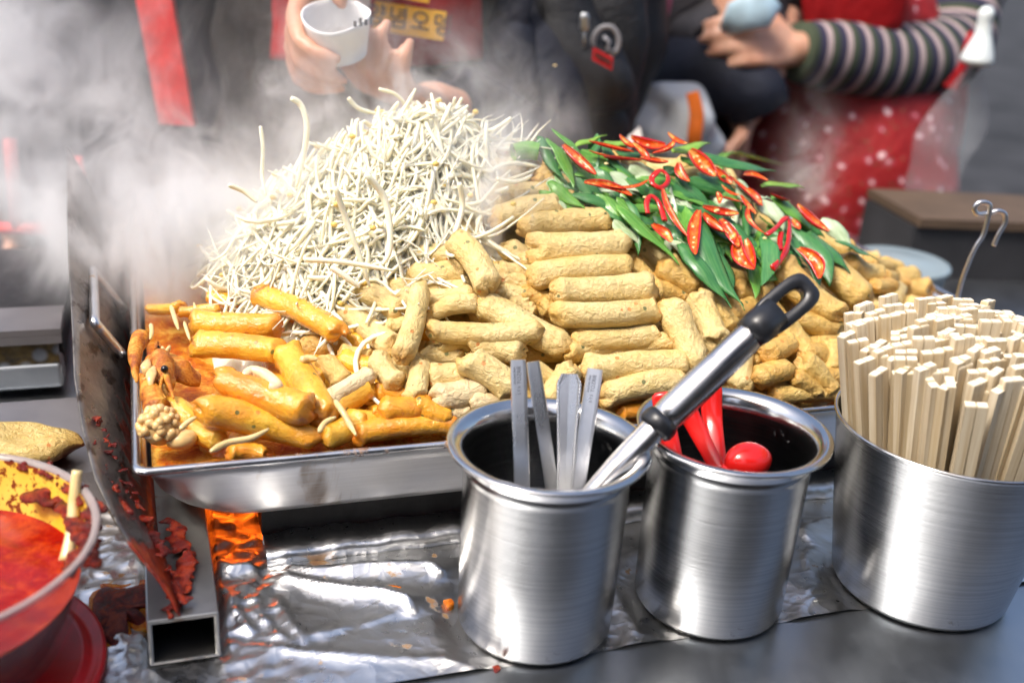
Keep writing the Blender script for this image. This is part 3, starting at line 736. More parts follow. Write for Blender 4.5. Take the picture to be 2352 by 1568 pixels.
Lg = np.linalg.norm(la - lm); b = MB()            # flat loop with a long slot
outl, inl = [], []
for i in range(40):
    a = 2 * math.pi * i / 40; cx, sy = math.cos(a), math.sin(a)
    sq = lambda v, p: math.copysign(abs(v) ** p, v)
    outl.append((Lg * .5 + sq(cx, .55) * Lg * .54, sq(sy, .55) * .0128)); inl.append((Lg * .56 + sq(cx, .75) * Lg * .27, sq(sy, .75) * .0047))
V = []
for h, sc_ in ((-.0055, .93), (-.004, 1.), (.004, 1.), (.0055, .93)):
    V += [lm + x_ * (Lg * .5 + (p - Lg * .5) * sc_) + ss_ * q * sc_ + vv_ * h for p, q in outl]
for h, sc_ in ((.0055, 1.1), (.004, 1.), (-.004, 1.), (-.0055, 1.1)):
    V += [lm + x_ * (Lg * .56 + (p - Lg * .56) * sc_) + ss_ * q * sc_ + vv_ * h for p, q in inl]
F = [(i * 40 + j, i * 40 + (j + 1) % 40, ((i + 1) % 8) * 40 + (j + 1) % 40, ((i + 1) % 8) * 40 + j) for i in range(8) for j in range(40)]
b.add(V, F); b.tube([lm - x_ * .012, lm - x_ * .004, lm + x_ * .012], [.0103, .0116, .0118], 20); b.build("grip_loop", M['black_plastic'], lo)
# red utensils in the middle pot
nB = nU(*PB, 0)
def red_arm(px, w, label):
    P = [atn(x, y, n) for x, y, n in px]; e = P[-1] + (P[-1] - P[-2]) / np.linalg.norm(P[-1] - P[-2]) * .03
    Q = spline(P + [e], 22); b = MB(); b.tube(Q, np.interp(np.linspace(0, 1, 22), [0, .06, .3, .75, 1], [w * .6, w, w * .95, w * .7, w * .6]), 14, flat=.32, up=tuple(EYE - P[0]))
    return tag(b.build("red_utensil", M['red_plastic']), label, "utensil", "red plastic utensils in the middle pot")
red_arm([(1562, 905, nB + .040), (1590, 965, nB + .030), (1640, 1060, nB + .006)], .0072, "red plastic utensil handle slanting right, nearest the ladle handle in the middle pot")
red_arm([(1634, 880, nB + .046), (1636, 965, nB + .034), (1650, 1060, nB + .008)], .0078, "upright red plastic utensil handle in the middle pot")
red_arm([(1520, 900, nB + .036), (1530, 970, nB + .026), (1545, 1030, nB + .014)], .0075, "red plastic utensil half hidden behind the ladle collar")
kb = atn(1718, 1058, nB - .012); b = MB(); b.ball((0, 0, 0), (.0165, .0125, .0125), 0, 24, 14)
V = [np.asarray(v) * (1 + .06 * nz(np.asarray(v), 5, 190)) for v in b.V]; b.V = V
b.tube([(-.012, 0, -.004), (-.03, .004, -.05), (-.034, .004, -.11)], [.006, .004, .004], 10)
tag(b.build("red_bulb_utensil", M['red_plastic'], mw=fr(U, N, kb)), "glossy red bulb ended utensil lying low in the middle pot", "utensil", "red plastic utensils in the middle pot")

# ------------------------------------------------------------------ chopsticks
def stick_mesh(seed, L):
    g = random.Random(seed); b = MB(); w, t = .0067, .0057; ln = []
    for s in (-1, 1):
        x0 = s * (w / 2 + .0002) - w / 2; dl = g.uniform(-.0006, .0006)
        V = []
        for z, k in ((0, .72), (L - .0006, 1.), (L + dl, .9)):
            V += [(x0 + w / 2 + sx * w / 2 * k, sy * t / 2 * k, z) for sx, sy in ((-1, -1), (1, -1), (1, 1), (-1, 1))]
        F = [(i * 4 + j, i * 4 + (j + 1) % 4, (i + 1) * 4 + (j + 1) % 4, (i + 1) * 4 + j) for i in range(2) for j in range(4)] + [(3, 2, 1, 0)]
        b.add(V, F, 0); b.add([V[8], V[9], V[10], V[11]], [(0, 1, 2, 3)], 1)
    return mesh("chopstick_pair", b.V, b.F, [M['wood'], M['wood_end']], False, b.M)
SM = [stick_mesh(i, .198) for i in range(6)]
g = random.Random(8); sticks = []; nst = 0
mx, my = .0141, .0072; Rt = .0760
for j in range(-10, 11):
    for i in range(-6, 7):
        x, y = (i + (.5 if j % 2 else 0)) * mx + g.uniform(-.0017, .0017), j * my + g.uniform(-.0012, .0012)
        if math.hypot(x, y) > Rt - .004: continue
        px, py = x, y; kx = .60
        rr = math.hypot(x, y) / Rt
        lean = Vector((px * .40 + g.uniform(-.005, .005) - .018, py * .36 + g.uniform(-.005, .005), .198)).normalized()
        bx, by = px * kx, py * kx
        ztop = .207 - .010 * rr ** 2 + g.uniform(-.007, .005) - .010 * (1 if g.random() < .12 else 0) - max(0, -y) * .16
        q = Vector((0, 0, 1)).rotation_difference(lean); a = g.gauss(.38, .30) + (1.2 if g.random() < .10 else 0)
        mw = Matrix.Translation((PC[0] + bx, PC[1] + by, ztop - .195)) @ q.to_matrix().to_4x4() @ Matrix.Rotation(a, 4, 'Z')
        o = link("chopstick_pair", g.choice(SM), None, mw); nst += 1
        sticks.append((j, i, o))
rows = sorted({j for j, i, o in sticks})
for j in rows:
    row = sorted([(i, o) for jj, i, o in sticks if jj == j], key=lambda q: q[0])
    for c, (i, o) in enumerate(row):
        r_ = ORD[rows.index(j)] + " row from the front" if rows.index(j) < 14 else ORD[len(rows) - 1 - rows.index(j)] + " row from the back"
        tag(o, "pale wooden chopstick pair, " + ORD[c] + " from the left in the " + r_, "chopsticks", "chopstick pairs in the wide steel pot")

# ------------------------------------------------------------------ sauce bowl, red lid, pancake dish
bx, by = W(-.136, .587, 0)[:2]
b = MB(); b.lathe([(0, .0015), (.085, .0015), (.0945, .003), (.0972, .007), (.0968, .011), (.094, .0115), (.092, .009), (.087, .009), (.0855, .0115), (.082, .0115), (.080, .0085), (.06, .0085), (0, .0085)], 80)
tag(b.build("plastic_disc", M['red_plastic_dull'], mw=Matrix.Translation((bx, by, .0008))), "ridged red plastic lid lying under the clear sauce bowl", "lid")
bo = empty("sauce_bowl", (bx, by, .0135), "clear plastic bowl of red chili sauce with a stained inside", "bowl"); mwb = Matrix.Translation((bx, by, .0135))
out = [(.050, .0), (.062, .002), (.074, .014), (.083, .034), (.091, .060), (.0975, .085), (.0998, .0868), (.1005, .0890), (.0990, .0905), (.0962, .0895), (.0950, .0870)]
inn = [(.0882, .060), (.0802, .035), (.0712, .016), (.060, .0055), (.050, .004), (0, .004)]
b = MB(); b.lathe([(0, 0)] + out[:6] , 96); b.lathe([(.0950, .0850)] + inn, 96); b.build("wall", M['bowl'], bo, True, mwb)
b = MB(); b.lathe(out[5:] + [(.0950, .0850)], 96); b.build("rim", M['bowl_rim'], bo, True, mwb)
V = []; k = 60; pr = [(.0868, .0550), (.0900, .068), (.0928, .078), (.0946, .0885)]
for i in range(k + 1):
    a = R(12 + 182 * i / k); a = a + TH
    for r, z in pr: V.append(((r - .0004) * math.cos(a), (r - .0004) * math.sin(a), z))
F = [(i * 4 + j, (i + 1) * 4 + j, (i + 1) * 4 + j + 1, i * 4 + j + 1) for i in range(k) for j in range(3)]
link("inner_stain", mesh("inner_stain", V, F, M['amber']), bo, mwb)
b = MB(); K = 26; V = [(0, 0, .0555)]; F = []
for i in range(1, K + 1):
    for j in range(80):
        a = 2 * math.pi * j / 80; r = .0868 * i / K; p = np.array([r * math.cos(a), r * math.sin(a), 0])
        V.append((p[0], p[1], .0555 + .0009 * nz(p, 61, 120) * (1 - (i / K) ** 8) + .0006 * nz(p, 62, 330) * (1 - (i / K) ** 8) + (.0012 if i == K else 0)))
F = [(0, 1 + j, 1 + (j + 1) % 80) for j in range(80)] + [(1 + (i - 1) * 80 + j, 1 + i * 80 + j, 1 + i * 80 + (j + 1) % 80, 1 + (i - 1) * 80 + (j + 1) % 80) for i in range(1, K) for j in range(80)]
kk = len(V); inn2 = [(.0868, .0555), (.079, .035), (.070, .017), (.0585, .0065), (.0, .0055)]
V2, F2 = lathe_geo(inn2, 80); b.add(V, F); b.add(V2, F2)
tag(b.build("chili_sauce", M['chili_sauce'], mw=mwb), "red chili sauce filling the clear bowl", "sauce", kind="stuff")
def arc(a0, a1, r, z, n=9): return [np.array([bx + r * math.cos(R(a) + TH), by + r * math.sin(R(a) + TH), .0135 + z]) for a in np.linspace(a0, a1, n)]
crust("sauce_crust", arc(-28, 78, .0965, .086), .0036, 51, "thick red sauce crusted on the bowl's rim beside the guard", fl=.6)
crust("sauce_crust", arc(-10, 45, .0915, .074), .0048, 54, "red sauce clinging inside the bowl under its crusted rim", fl=.5)
def blob(name, poly, z0, hgt, seed, label, m='thick_sauce'):
    q = np.array([atz(x, y, z0)[:2] for x, y in poly]); c = q.mean(0); n = 60
    sp = spline(np.vstack([q, q[:1]]), n + 1)[:-1]; V = [np.array([*c, z0 + hgt])]; F = []
    for i, f in enumerate((.25, .5, .75, .92, 1.0, 1.0)):
        for p in sp:
            x = c + (p - c) * f; h = hgt * (1 - f ** 5) * (1 + .4 * nz(np.array([*x, 0]), seed, 260))
            V.append(np.array([*x, z0 + h if i < 5 else z0 - .004]))
    F = [(0, 1 + j, 1 + (j + 1) % n) for j in range(n)] + [(1 + i * n + j, 1 + (i + 1) * n + j, 1 + (i + 1) * n + (j + 1) % n, 1 + i * n + (j + 1) % n) for i in range(5) for j in range(n)]
    return tag(link(name, mesh(name, V, F, M[m])), label, "sauce", kind="stuff")
blob("sauce_film", [(204, 1372), (232, 1340), (284, 1342), (330, 1330), (362, 1342), (362, 1398), (344, 1404), (350, 1432), (318, 1448), (300, 1442), (304, 1478), (262, 1496), (230, 1480), (204, 1466)], .0046, .0014, 72, "thin orange sauce film around the spill on the foil", 'broth')
blob("sauce_spill", [(212, 1375), (235, 1348), (280, 1352), (330, 1340), (352, 1352), (350, 1392), (322, 1402), (338, 1425), (316, 1438), (292, 1430), (296, 1468), (262, 1486), (238, 1470), (215, 1462)], .0050, .0042, 71, "dark red sauce spilled on the foil beside the square tube")
blob("sauce_drop", [(822, 1352), (880, 1340), (935, 1352), (925, 1375), (880, 1378), (845, 1368)], .0042, .0012, 73, "yellow brown sauce splash on the foil left of the spoon pot", 'broth')
blob("sauce_drop", [(1018, 1378), (1036, 1374), (1043, 1386), (1028, 1393)], .004, .0014, 74, "small orange sauce drop beside the spoon pot", 'broth')
blob("sauce_drop", [(1130, 1530), (1145, 1526), (1150, 1536), (1138, 1543)], .0006, .001, 75, "brown sauce drop on the steel at the foot of the spoon pot", 'thick_sauce')
# fried pancake on a small steel dish behind the bowl
pd = atz(70, 1052, .045); 
b = MB(); b.box(W(*un(pd), 0) + U * -.16 + N * -.02 + Z3 * .0, U * .225, N * .13, Z3 * .040)
tag(b.build("steel_box", M['ledge'], smooth=False), "low steel box behind the sauce bowl carrying the fried pancake", "box")
b = MB(); b.ball((0, 0, 0), (.058, .026, .0135), 0, 40, 14); b.V = [np.asarray(v) * (1 + .10 * nz(np.asarray(v), 6, 60)) * (1 + .06 * nz(np.asarray(v), 16, 190)) + np.array([0, 0, .0045 * nz(np.asarray(v), 7, 160)]) for v in b.V]
pp = W(un(pd)[0] - .02, un(pd)[1] + .004, .0515)
tag(b.build("fried_pancake", M['pancake'], mw=fr(U, N, pp)), "golden fried pancake on the steel box behind the sauce bowl", "pancake")
# ------------------------------------------------------------------ the food in the tray
# broth that the sauced end swims in
nu_, nv_ = 200, 130; V = []
for j in range(nv_ + 1):
    for i in range(nu_ + 1):
        u = TU0 + .0075 + (TU1 - TU0 - .015) * i / nu_; n = TN0 + .0075 + (TN1 - TN0 - .015) * j / nv_
        p = np.array([u, n, 0]); V.append(W(u, n, .0838 + .0011 * nz(p, 81, 90) + .0011 * nz(p, 82, 230)))
F = [(j * (nu_ + 1) + i, j * (nu_ + 1) + i + 1, (j + 1) * (nu_ + 1) + i + 1, (j + 1) * (nu_ + 1) + i) for j in range(nv_) for i in range(nu_)]
tag(link("broth", mesh("broth", V, F, M['broth'])), "glossy orange broth pooled in the food tray", "broth", kind="stuff")
# inside of the heap: pieces too buried to tell apart
V = []; nu_, nv_ = 120, 80
for j in range(nv_ + 1):
    for i in range(nu_ + 1):
        u = .11 + .665 * i / nu_; n = .672 + .47 * j / nv_; p = np.array([u, n, 0])
        V.append(W(u, n, max(.05, heap(u, n) - .030 - .02 * max(0, .22 - u) / .1 + .006 * nz(p, 91, 130) + .003 * nz(p, 92, 300))))
F = [(j * (nu_ + 1) + i, j * (nu_ + 1) + i + 1, (j + 1) * (nu_ + 1) + i + 1, (j + 1) * (nu_ + 1) + i) for j in range(nv_) for i in range(nu_)]
tag(link("fish_cake_heap", mesh("fish_cake_heap", V, F, M['cake_gold'])), "mass of fish cake buried under the top rolls", "fish cake", kind="stuff")

def cake_mesh(seed, L, r, mt, rag=1.):
    g = np.random.default_rng(seed); nt, npz = 30, 20
    bend = g.normal(0, .045) * L; bend2 = g.normal(0, .03) * L; ph = g.uniform(0, 6.28)
    V = []; F = []
    eL = min(.42, .95 * r / L); lip = g.uniform(0, 1, 2); tap = g.normal(0, .14); sq = g.uniform(.86, .98)
    X = np.concatenate([eL * (1 - np.cos(np.linspace(.10, math.pi / 2, 8))), np.linspace(eL * 1.15, 1 - eL * 1.15, 12), 1 - eL * (1 - np.cos(np.linspace(math.pi / 2, .10, 8)))])
    rs = []
    for x in X:
        m = min(x, 1 - x); s = min(1, m / eL); k = max(.22, (1 - (1 - s) ** 2.6) ** (1 / 2.3)); lp = lip[0] if x < .5 else lip[1]
        k *= 1 + tap * (x - .5)
        k *= 1 + .16 * lp * math.exp(-((s - .55) / .28) ** 2) * (1 if s < 1 else 0)
        t = x * 2 - 1; c = np.array([(x - .5) * L, bend * (1 - t * t), bend2 * (1 - t * t)]); out = []
        endw = math.exp(-max(0, m * L / r - .25) * 1.5)
        for jj in range(npz):
            a = 2 * math.pi * jj / npz; q = np.array([x * L / r, math.cos(a), math.sin(a)])
            d = 1 + .055 * nz(q, seed, 1.3) + .03 * nz(q, seed + 1, 4.2) + endw * rag * (.12 * nz(q, seed + 2, 2.6) + .11 * nz(q, seed + 3, 6.))
            ax = endw * rag * r * (.22 * nz(q * np.array([.2, 1, 1]), seed + 4, 2.) + .13 * nz(q, seed + 5, 5.))
            out.append(c + np.array([0, math.cos(a), math.sin(a) * sq]) * r * k * d + np.array([ax, 0, 0]))
        rs.append(out); V += out
    m = len(rs)
    for i in range(m - 1):
        for jj in range(npz): F.append((i * npz + jj, i * npz + (jj + 1) % npz, (i + 1) * npz + (jj + 1) % npz, (i + 1) * npz + jj))
    V.append(np.mean(rs[0], 0) + np.array([.10 * r * g.normal(), 0, 0])); V.append(np.mean(rs[-1], 0) + np.array([.10 * r * g.normal(), 0, 0])); a, b = len(V) - 2, len(V) - 1
    for jj in range(npz): F.append((a, (jj + 1) % npz, jj)); F.append((b, (m - 1) * npz + jj, (m - 1) * npz + (jj + 1) % npz))
    return mesh("fish_cake_roll", V, F, M[mt])
ZN = {'A': (0, 402, 3.7235), 'B': (574.2, 402, 3.7235), 'C': (1148.4, 402, 3.7235), 'H': (1720.4, 402, 3.7235), 'F': (0, 803.9, 3.7235), 'E': (574.2, 803.9, 3.7235),
      'G': (1148.4, 803.9, 3.7235), 'I': (1720.4, 803.9, 3.7235), 'T': (1148.4, 0, 3.7235), 'J': (258.4, 602.9, 4.551), 'D': (0, 0, 1.)}
def zp(z, x, y): a, b, s = ZN[z]; return a + x / s, b + y / s
# zone, ends of the axis, half width (all as sighted), lift in mm above the heap, material, what sets it apart
CK = [
 ('B',1290,715,1790,690,85,2,'cake',"cream fish cake roll lying against the bean sprouts, behind a second roll"),
 ('B',1380,835,1850,800,92,9,'cake',"cream fish cake roll under the bean sprouts with its torn end to the left"),
 ('B',1745,545,2040,985,108,24,'cake',"long cream fish cake roll standing steeply in front of the sprouts"),
 ('B',925,1000,1290,1190,95,6,'cake',"cream fish cake roll whose blunt end pokes out beside the hazy sauced rolls"),
 ('B',1050,965,1400,960,75,0,'cake',"half covered cream roll just above the curved upright roll"),
 ('B',1500,950,1880,950,70,1,'cake',"cream roll tucked under the steep roll in front of the sprouts"),
 ('B',1275,1065,1900,1050,98,6,'cake',"cream roll crossing behind the curved upright roll"),
 ('B',1455,955,1285,1570,92,26,'cake',"curved cream roll standing upright across its neighbours mid heap"),
 ('B',1535,1220,1960,1120,72,9,'cake',"slim slanting cream roll right of the curved upright roll"),
 ('B',1530,1320,2489,1325,100,18,'cake',"long level cream roll with a wrinkled left end above the spoon pot"),
 ('B',1980,1085,2700,1470,118,10,'cake',"long cream roll sloping down to the right above the spoon handles"),
 ('B',1150,1310,1330,1270,75,2,'cake',"short crumpled cream roll end left of the curved upright roll"),
 ('B',765,1120,1235,1490,92,5,'cake',"long cream roll sloping down where the sauced rolls begin"),
 ('B',1620,1480,1850,1420,75,4,'cake',"knobbly cream fish cake end under the long level roll"),
 ('B',1870,1400,2330,1510,105,10,'cake',"wrinkled cream roll below the long level roll"),
 ('B',2075,830,2270,880,92,2,'cake',"crumpled roll end seen right of the steep roll"),
 ('B',2130,990,2270,1040,68,4,'cake',"small roll end below the steep roll's foot"),
 ('B',2230,1100,2340,1110,50,4,'cake',"tiny crumpled fish cake end beside the sloping roll"),
 ('C',290,625,1090,600,124,16,'cake',"thick cream roll with pinhole pits, third from the top of the neat stack"),
 ('C',190,450,930,395,105,10,'cake',"cream roll second from the top of the neat stack"),
 ('C',245,880,1090,800,112,10,'cake',"cream roll fourth from the top of the neat stack, its left end thicker"),
 ('C',470,990,1300,955,108,18,'cake',"cream roll fifth from the top of the neat stack, set right"),
 ('C',460,1190,1350,1150,106,16,'cake',"ragged ended cream roll, sixth from the top of the neat stack"),
 ('C',630,1345,1290,1280,82,4,'cake',"slim cream roll under the ragged ended one in the neat stack"),
 ('C',620,1440,1350,1385,85,8,'cake',"cream roll low in the neat stack, half covered by the one in front"),
 ('C',580,1530,1460,1440,90,10,'cake',"cream roll just behind the two lowest of the neat stack"),
 ('G',700,160,1570,125,118,12,'cake',"thick cream roll, second lowest of the neat stack above the ladle neck"),
 ('G',880,410,1570,300,108,8,'cake',"lowest cream roll of the neat stack, by the rim of the middle pot"),
 ('G',610,120,440,380,100,20,'cake',"cream roll end leaning between the spoon handles and the neat stack"),
 ('G',270,150,430,240,72,8,'cake',"cream fish cake seen between the first spoon handles"),
 ('C',170,700,290,720,62,4,'cake',"small hazy roll end left of the neat stack's third roll"),
 ('C',40,610,200,700,92,0,'cake',"hazy roll end in the steam left of the neat stack"),
 ('C',-20,850,130,840,88,0,'cake',"wrinkled roll end left of the neat stack's fourth roll"),
 ('C',170,1010,340,1050,80,2,'cake_gold',"golden crumpled roll end left of the neat stack's fifth roll"),
 ('C',10,1000,120,1000,70,2,'cake',"small knobbly roll end far left of the neat stack"),
 ('C',350,1110,470,1140,72,8,'cake_gold',"golden roll end poking out left of the ragged ended roll"),
 ('C',80,1110,220,1150,60,2,'cake',"tiny crumpled roll end under the steep roll's shadow"),
 ('C',-80,210,420,170,95,4,'cake',"hazy cream roll at the top left of the neat stack"),
 ('C',-60,400,520,290,100,8,'cake',"pale roll in the steam, topmost of the neat stack"),
 ('C',530,150,760,280,88,8,'cake_gold',"short golden roll between the neat stack and the scallions"),
 ('C',790,250,985,460,76,8,'cake_gold',"slim golden roll running along the edge of the scallions"),
 ('C',300,30,480,80,70,4,'cake_gold',"small golden roll end high on the heap beside the scallions"),
 ('C',650,80,790,190,82,6,'cake_gold',"bent golden roll end tucked under a scallion leaf"),
 ('T',-60,1320,90,1310,72,0,'cake',"small hazy fish cake at the back top of the heap"),
 ('T',110,1420,260,1430,75,2,'cake_gold',"golden roll end near the green scallion tube"),
 ('T',330,1430,470,1560,75,8,'cake_gold',"golden roll sloping down beside the pale scallion tip"),
 ('T',-150,1420,80,1440,85,0,'cake',"hazy level roll beside the sprouts near the top of the heap"),
 ('C',1150,745,1310,880,82,4,'cake_gold',"golden roll with a folded triangular end right of the neat stack"),
 ('C',1380,760,1580,880,108,12,'cake_gold',"thick golden roll end directly under the big pale scallion leaf"),
 ('C',1300,990,1530,1010,92,4,'cake_gold',"golden roll end right of the neat stack's fifth roll"),
 ('C',1450,1110,1700,1600,120,20,'cake',"upright cream roll, left of the pair standing side by side"),
 ('C',1695,1010,1860,1450,115,16,'cake',"upright cream roll, right of the pair standing side by side"),
 ('C',1800,1060,1910,1170,92,6,'cake_gold',"crumpled golden end between the upright pair and the scallion tips"),
 ('C',1950,1160,2190,1090,92,8,'cake_gold',"golden roll under the pointed scallion tips"),
 ('C',1870,820,1990,850,80,2,'cake_gold',"golden roll end in the gap between two dark scallion leaves"),
 ('C',2020,960,2190,1010,80,2,'cake_gold',"golden roll end just below the twin dark scallion tips"),
 ('H',100,830,190,1060,90,8,'cake_gold',"upright golden roll left of the hooked chili slice"),
 ('H',600,705,1010,1070,128,14,'cake_gold',"big golden roll sloping right towards the chopsticks"),
 ('H',270,770,810,1190,125,18,'cake_gold',"long golden roll sloping right below the hooked chili slice"),
 ('H',820,745,1090,850,112,10,'cake_gold',"golden roll end at the right edge of the heap under the last leaf"),
 ('H',1010,740,1225,780,72,4,'cake_gold',"golden roll end touching the tray's bright right rim"),
 ('H',1130,850,1220,860,62,4,'cake_gold',"small golden piece at the right edge between two roll ends"),
 ('H',1060,950,1230,940,66,6,'cake_gold',"crumpled golden roll end just above the chopsticks"),
 ('H',400,1210,600,1250,108,6,'cake_gold',"golden roll end above the black ladle loop"),
 ('H',310,1270,450,1400,100,4,'cake_gold',"golden roll seen just below the ladle loop"),
 ('H',90,1530,360,1420,108,12,'cake_gold',"wrinkled golden roll right of the ladle shaft"),
 ('H',400,1480,610,1520,92,6,'cake_gold',"golden roll end between the ladle shaft and the chopsticks"),
 ('H',690,1420,710,1560,82,6,'cake_gold',"golden roll end half hidden by the outermost chopsticks"),
 ('H',60,1020,240,1190,90,2,'cake_gold',"golden roll behind the black ladle loop"),
 ('H',500,1330,700,1330,72,-6,'cake_gold',"shadowed roll deep in the gap beside the chopsticks"),
 ('I',55,260,340,160,112,16,'cake_gold',"thick golden roll with green specks above the middle pot"),
 ('I',440,50,560,170,105,12,'cake_gold',"golden roll end between the specked roll and the chopsticks"),
 ('I',540,220,790,200,90,4,'cake_gold',"golden roll by the foot of the chopsticks"),
 ('I',380,220,510,300,72,8,'cake_gold',"small crumpled golden end below the specked roll"),
 ('I',190,395,800,360,76,8,'cake_gold',"long golden roll lying low along the front rim right of the middle pot"),
 ('I',10,80,220,50,66,0,'cake_gold',"dark golden roll above the specked roll"),
 ('G',2040,-120,2060,330,106,12,'cake',"upright cream roll cut off by the ladle shaft above the middle pot"),
 ('E',1090,50,1255,235,95,12,'cake',"wrinkled cream roll end at the border of the sauced rolls"),
 ('E',1235,30,1400,100,102,4,'cake',"cream roll end just left of the curved upright roll's foot"),
 ('E',1450,110,1400,420,88,10,'cake',"small upright cream roll in front of the curved one"),
 ('E',1470,50,1790,50,84,0,'cake',"shadowed cream roll under the long level roll"),
 ('E',1520,245,1920,225,112,6,'cake',"smooth cream roll with a wavy left end behind the spoon pot"),
 ('E',1570,410,1890,340,112,10,'cake_pale',"short pale knobbly roll left of the spoon handles"),
 ('E',1860,430,2120,430,82,6,'cake_pale',"pale roll end peeping over the back rim of the spoon pot"),
 ('E',1650,545,1870,545,58,2,'cake_pale',"pale wet roll low against the spoon pot's rim"),
 ('E',1830,85,2260,380,120,20,'cake',"thick wrinkled cream roll sloping down behind the first spoon handle"),
 ('E',1880,320,2060,345,58,0,'cake',"sliver of cream roll under the thick wrinkled roll"),
 # the sauced end
 ('J',1250,190,1560,210,92,4,'cake_gold',"hazy golden roll at the top of the sauced rolls"),
 ('J',1690,110,1920,560,112,2,'cake_sauced',"hazy yellow roll standing up at the back of the sauced rolls"),
 ('J',1520,330,2370,740,120,16,'cake_sauced',"long yellow sauced roll with torn ends sloping right"),
 ('J',840,620,1740,670,128,16,'cake_sauced',"yellow roll with a crumpled right end, upper of two level sauced rolls"),
 ('J',830,850,1750,930,132,14,'cake_sauced',"yellow roll lower of the two level sauced rolls"),
 ('J',190,490,720,450,62,-4,'cake_sauced',"flat yellow piece at the back left corner of the sauced rolls"),
 ('J',700,520,1120,490,66,0,'cake_sauced',"thin yellow roll behind the two level sauced rolls"),
 ('J',1000,340,1280,420,84,0,'cake_sauced',"faint yellow roll in the steam behind the level sauced rolls"),
 ('B',420,1490,640,1450,108,-2,'cake_gold',"faded golden roll behind the steam right of the sauced rolls"),
 ('B',775,1510,985,1540,82,2,'cake_gold',"small golden roll end at the border between sauced and cream rolls"),
 ('E',300,10,650,580,128,12,'cake_sauced',"tall yellow roll slanting down the middle of the sauced rolls"),
 ('E',610,70,780,240,102,6,'cake_gold',"blunt golden roll end right of the tall yellow roll"),
 ('E',640,440,1040,190,82,12,'cake_pale',"pale roll lying slanted beside the tall yellow roll"),
 ('E',700,520,1030,290,112,8,'cake_sauced',"yellow roll with a pointed end under the pale slanted roll"),
 ('E',790,50,1020,120,95,2,'cake_sauced',"orange yellow roll behind the pale slanted roll"),
 ('E',490,110,600,290,72,-2,'cake_sauced',"narrow orange roll in the gap beside the tall yellow roll"),
 ('F',1885,240,2670,520,140,28,'cake_red',"big red orange roll, upper of the two in front at the left"),
 ('F',1730,490,2680,750,150,26,'cake_sauced',"big orange roll with a green fleck, lower of the two in front at the left"),
 ('F',1420,470,1660,640,112,6,'cake_sauced',"short sauced roll end beside the roe"),
 ('F',1620,670,1900,780,86,2,'cake_sauced',"sauced roll half sunk in the broth at the front left"),
 ('F',1960,880,2230,870,78,4,'cake_red',"red sauced roll end low against the front rim"),
 ('E',620,750,850,640,112,8,'cake_sauced',"pale centred sauced roll end with sprouts lying on it"),
 ('E',820,590,1090,590,92,4,'cake_sauced',"smooth yellow roll near the front rim"),
 ('E',1110,500,1350,480,116,10,'cake_red',"round orange roll end, left of a pair near the spoon pot"),
 ('E',1390,470,1650,570,98,8,'cake_red',"round orange roll end, right of a pair near the spoon pot"),
 ('E',900,730,1790,650,98,12,'cake_red',"long red orange roll lying along the front rim by the spoon pot"),
 ('E',1080,360,1290,370,76,0,'cake_sauced',"faded orange roll end under the cream border rolls"),
 ('G',1010,550,1170,530,66,2,'cake_red',"orange roll end between the spoon pot and the middle pot"),
]
for i, (z, x1, y1, x2, y2, w, lift, mt, lab) in enumerate(CK):
    p1, p2 = zp(z, x1, y1), zp(z, x2, y2); s = ZN[z][2]
    pm = ((p1[0] + p2[0]) / 2, (p1[1] + p2[1]) / 2); c = on_heap(*pm, lift / 1000 - .004)
    dist = np.linalg.norm(c - EYE); r = (1.13 if mt in ('cake', 'cake_pale') else 1.04) * w / s * dist / FPX
    a, b = on_heap(*p1, lift / 1000 - .004), on_heap(*p2, lift / 1000 - .004)
    # short pieces: we look at an end, the roll runs back into the heap
    L = np.linalg.norm(b - a)
    mid = (a + b) / 2
    if L < 3.4 * r:
        a = a; b = a + (b - a) / L * 3.6 * r + N * .6 * r - Z3 * .5 * r
        L = np.linalg.norm(b - a)
    for q in (a, b):
        nm = TN0 + .005 + r * .85; uq, nq = un(q)
        if nq < nm: q[:] = atn(*seen(q), nm)          # keep clear of the front wall
        q[2] = max(q[2], .084 + r * .45); uq, nq = un(q); q += U * (min(max(uq, TU0 + .012), TU1 - .010) - uq)
    if np.linalg.norm(b - a) < 1.5 * r: b = b + N * 1.6 * r
    o = link("fish_cake_roll", cake_mesh(100 + i, np.linalg.norm(b - a) + r * .35, r, mt, 1.1 if mt != 'cake_gold' else .9), None, axis_matrix(a, b, random.Random(i).uniform(0, 6.28)))
    tag(o, lab, "fish cake", ("sauced" if mt in ('cake_sauced', 'cake_red') else "plain") + " fish cake rolls in the tray")
# rolls under the top layer
g = random.Random(4); UM = [cake_mesh(500 + k, .075, .0115, 'cake' if k < 3 else 'cake_gold') for k in range(6)]; US = [cake_mesh(520 + k, .075, .0115, 'cake_sauced') for k in range(2)]
for k in range(150):
    u, n = g.uniform(.03, .735), g.uniform(.675, 1.0)
    if u < .24 and n > .80: continue
    a = g.gauss(0, .7); n = max(n, .686 + abs(math.sin(a)) * .036); p = W(u, n, max(.088, heap(u, n) - .020 + g.uniform(-.006, .003))); sl = (heap(u, n + .01) - heap(u, n - .01)) / .02
    d = U * math.cos(a) + N * math.sin(a) + Z3 * sl * math.sin(a)
    s = u < .18 + (n - .66) * .3
    o = link("fish_cake_roll", g.choice(US if s else UM), None, axis_matrix(p - d * .02, p + d * .02, g.uniform(0, 6.28)))
    tag(o, "sauced fish cake roll mostly buried under the top layer of the heap" if s else "plain fish cake roll mostly buried under the top layer of the heap", "fish cake", "buried sauced rolls" if s else "buried plain rolls")

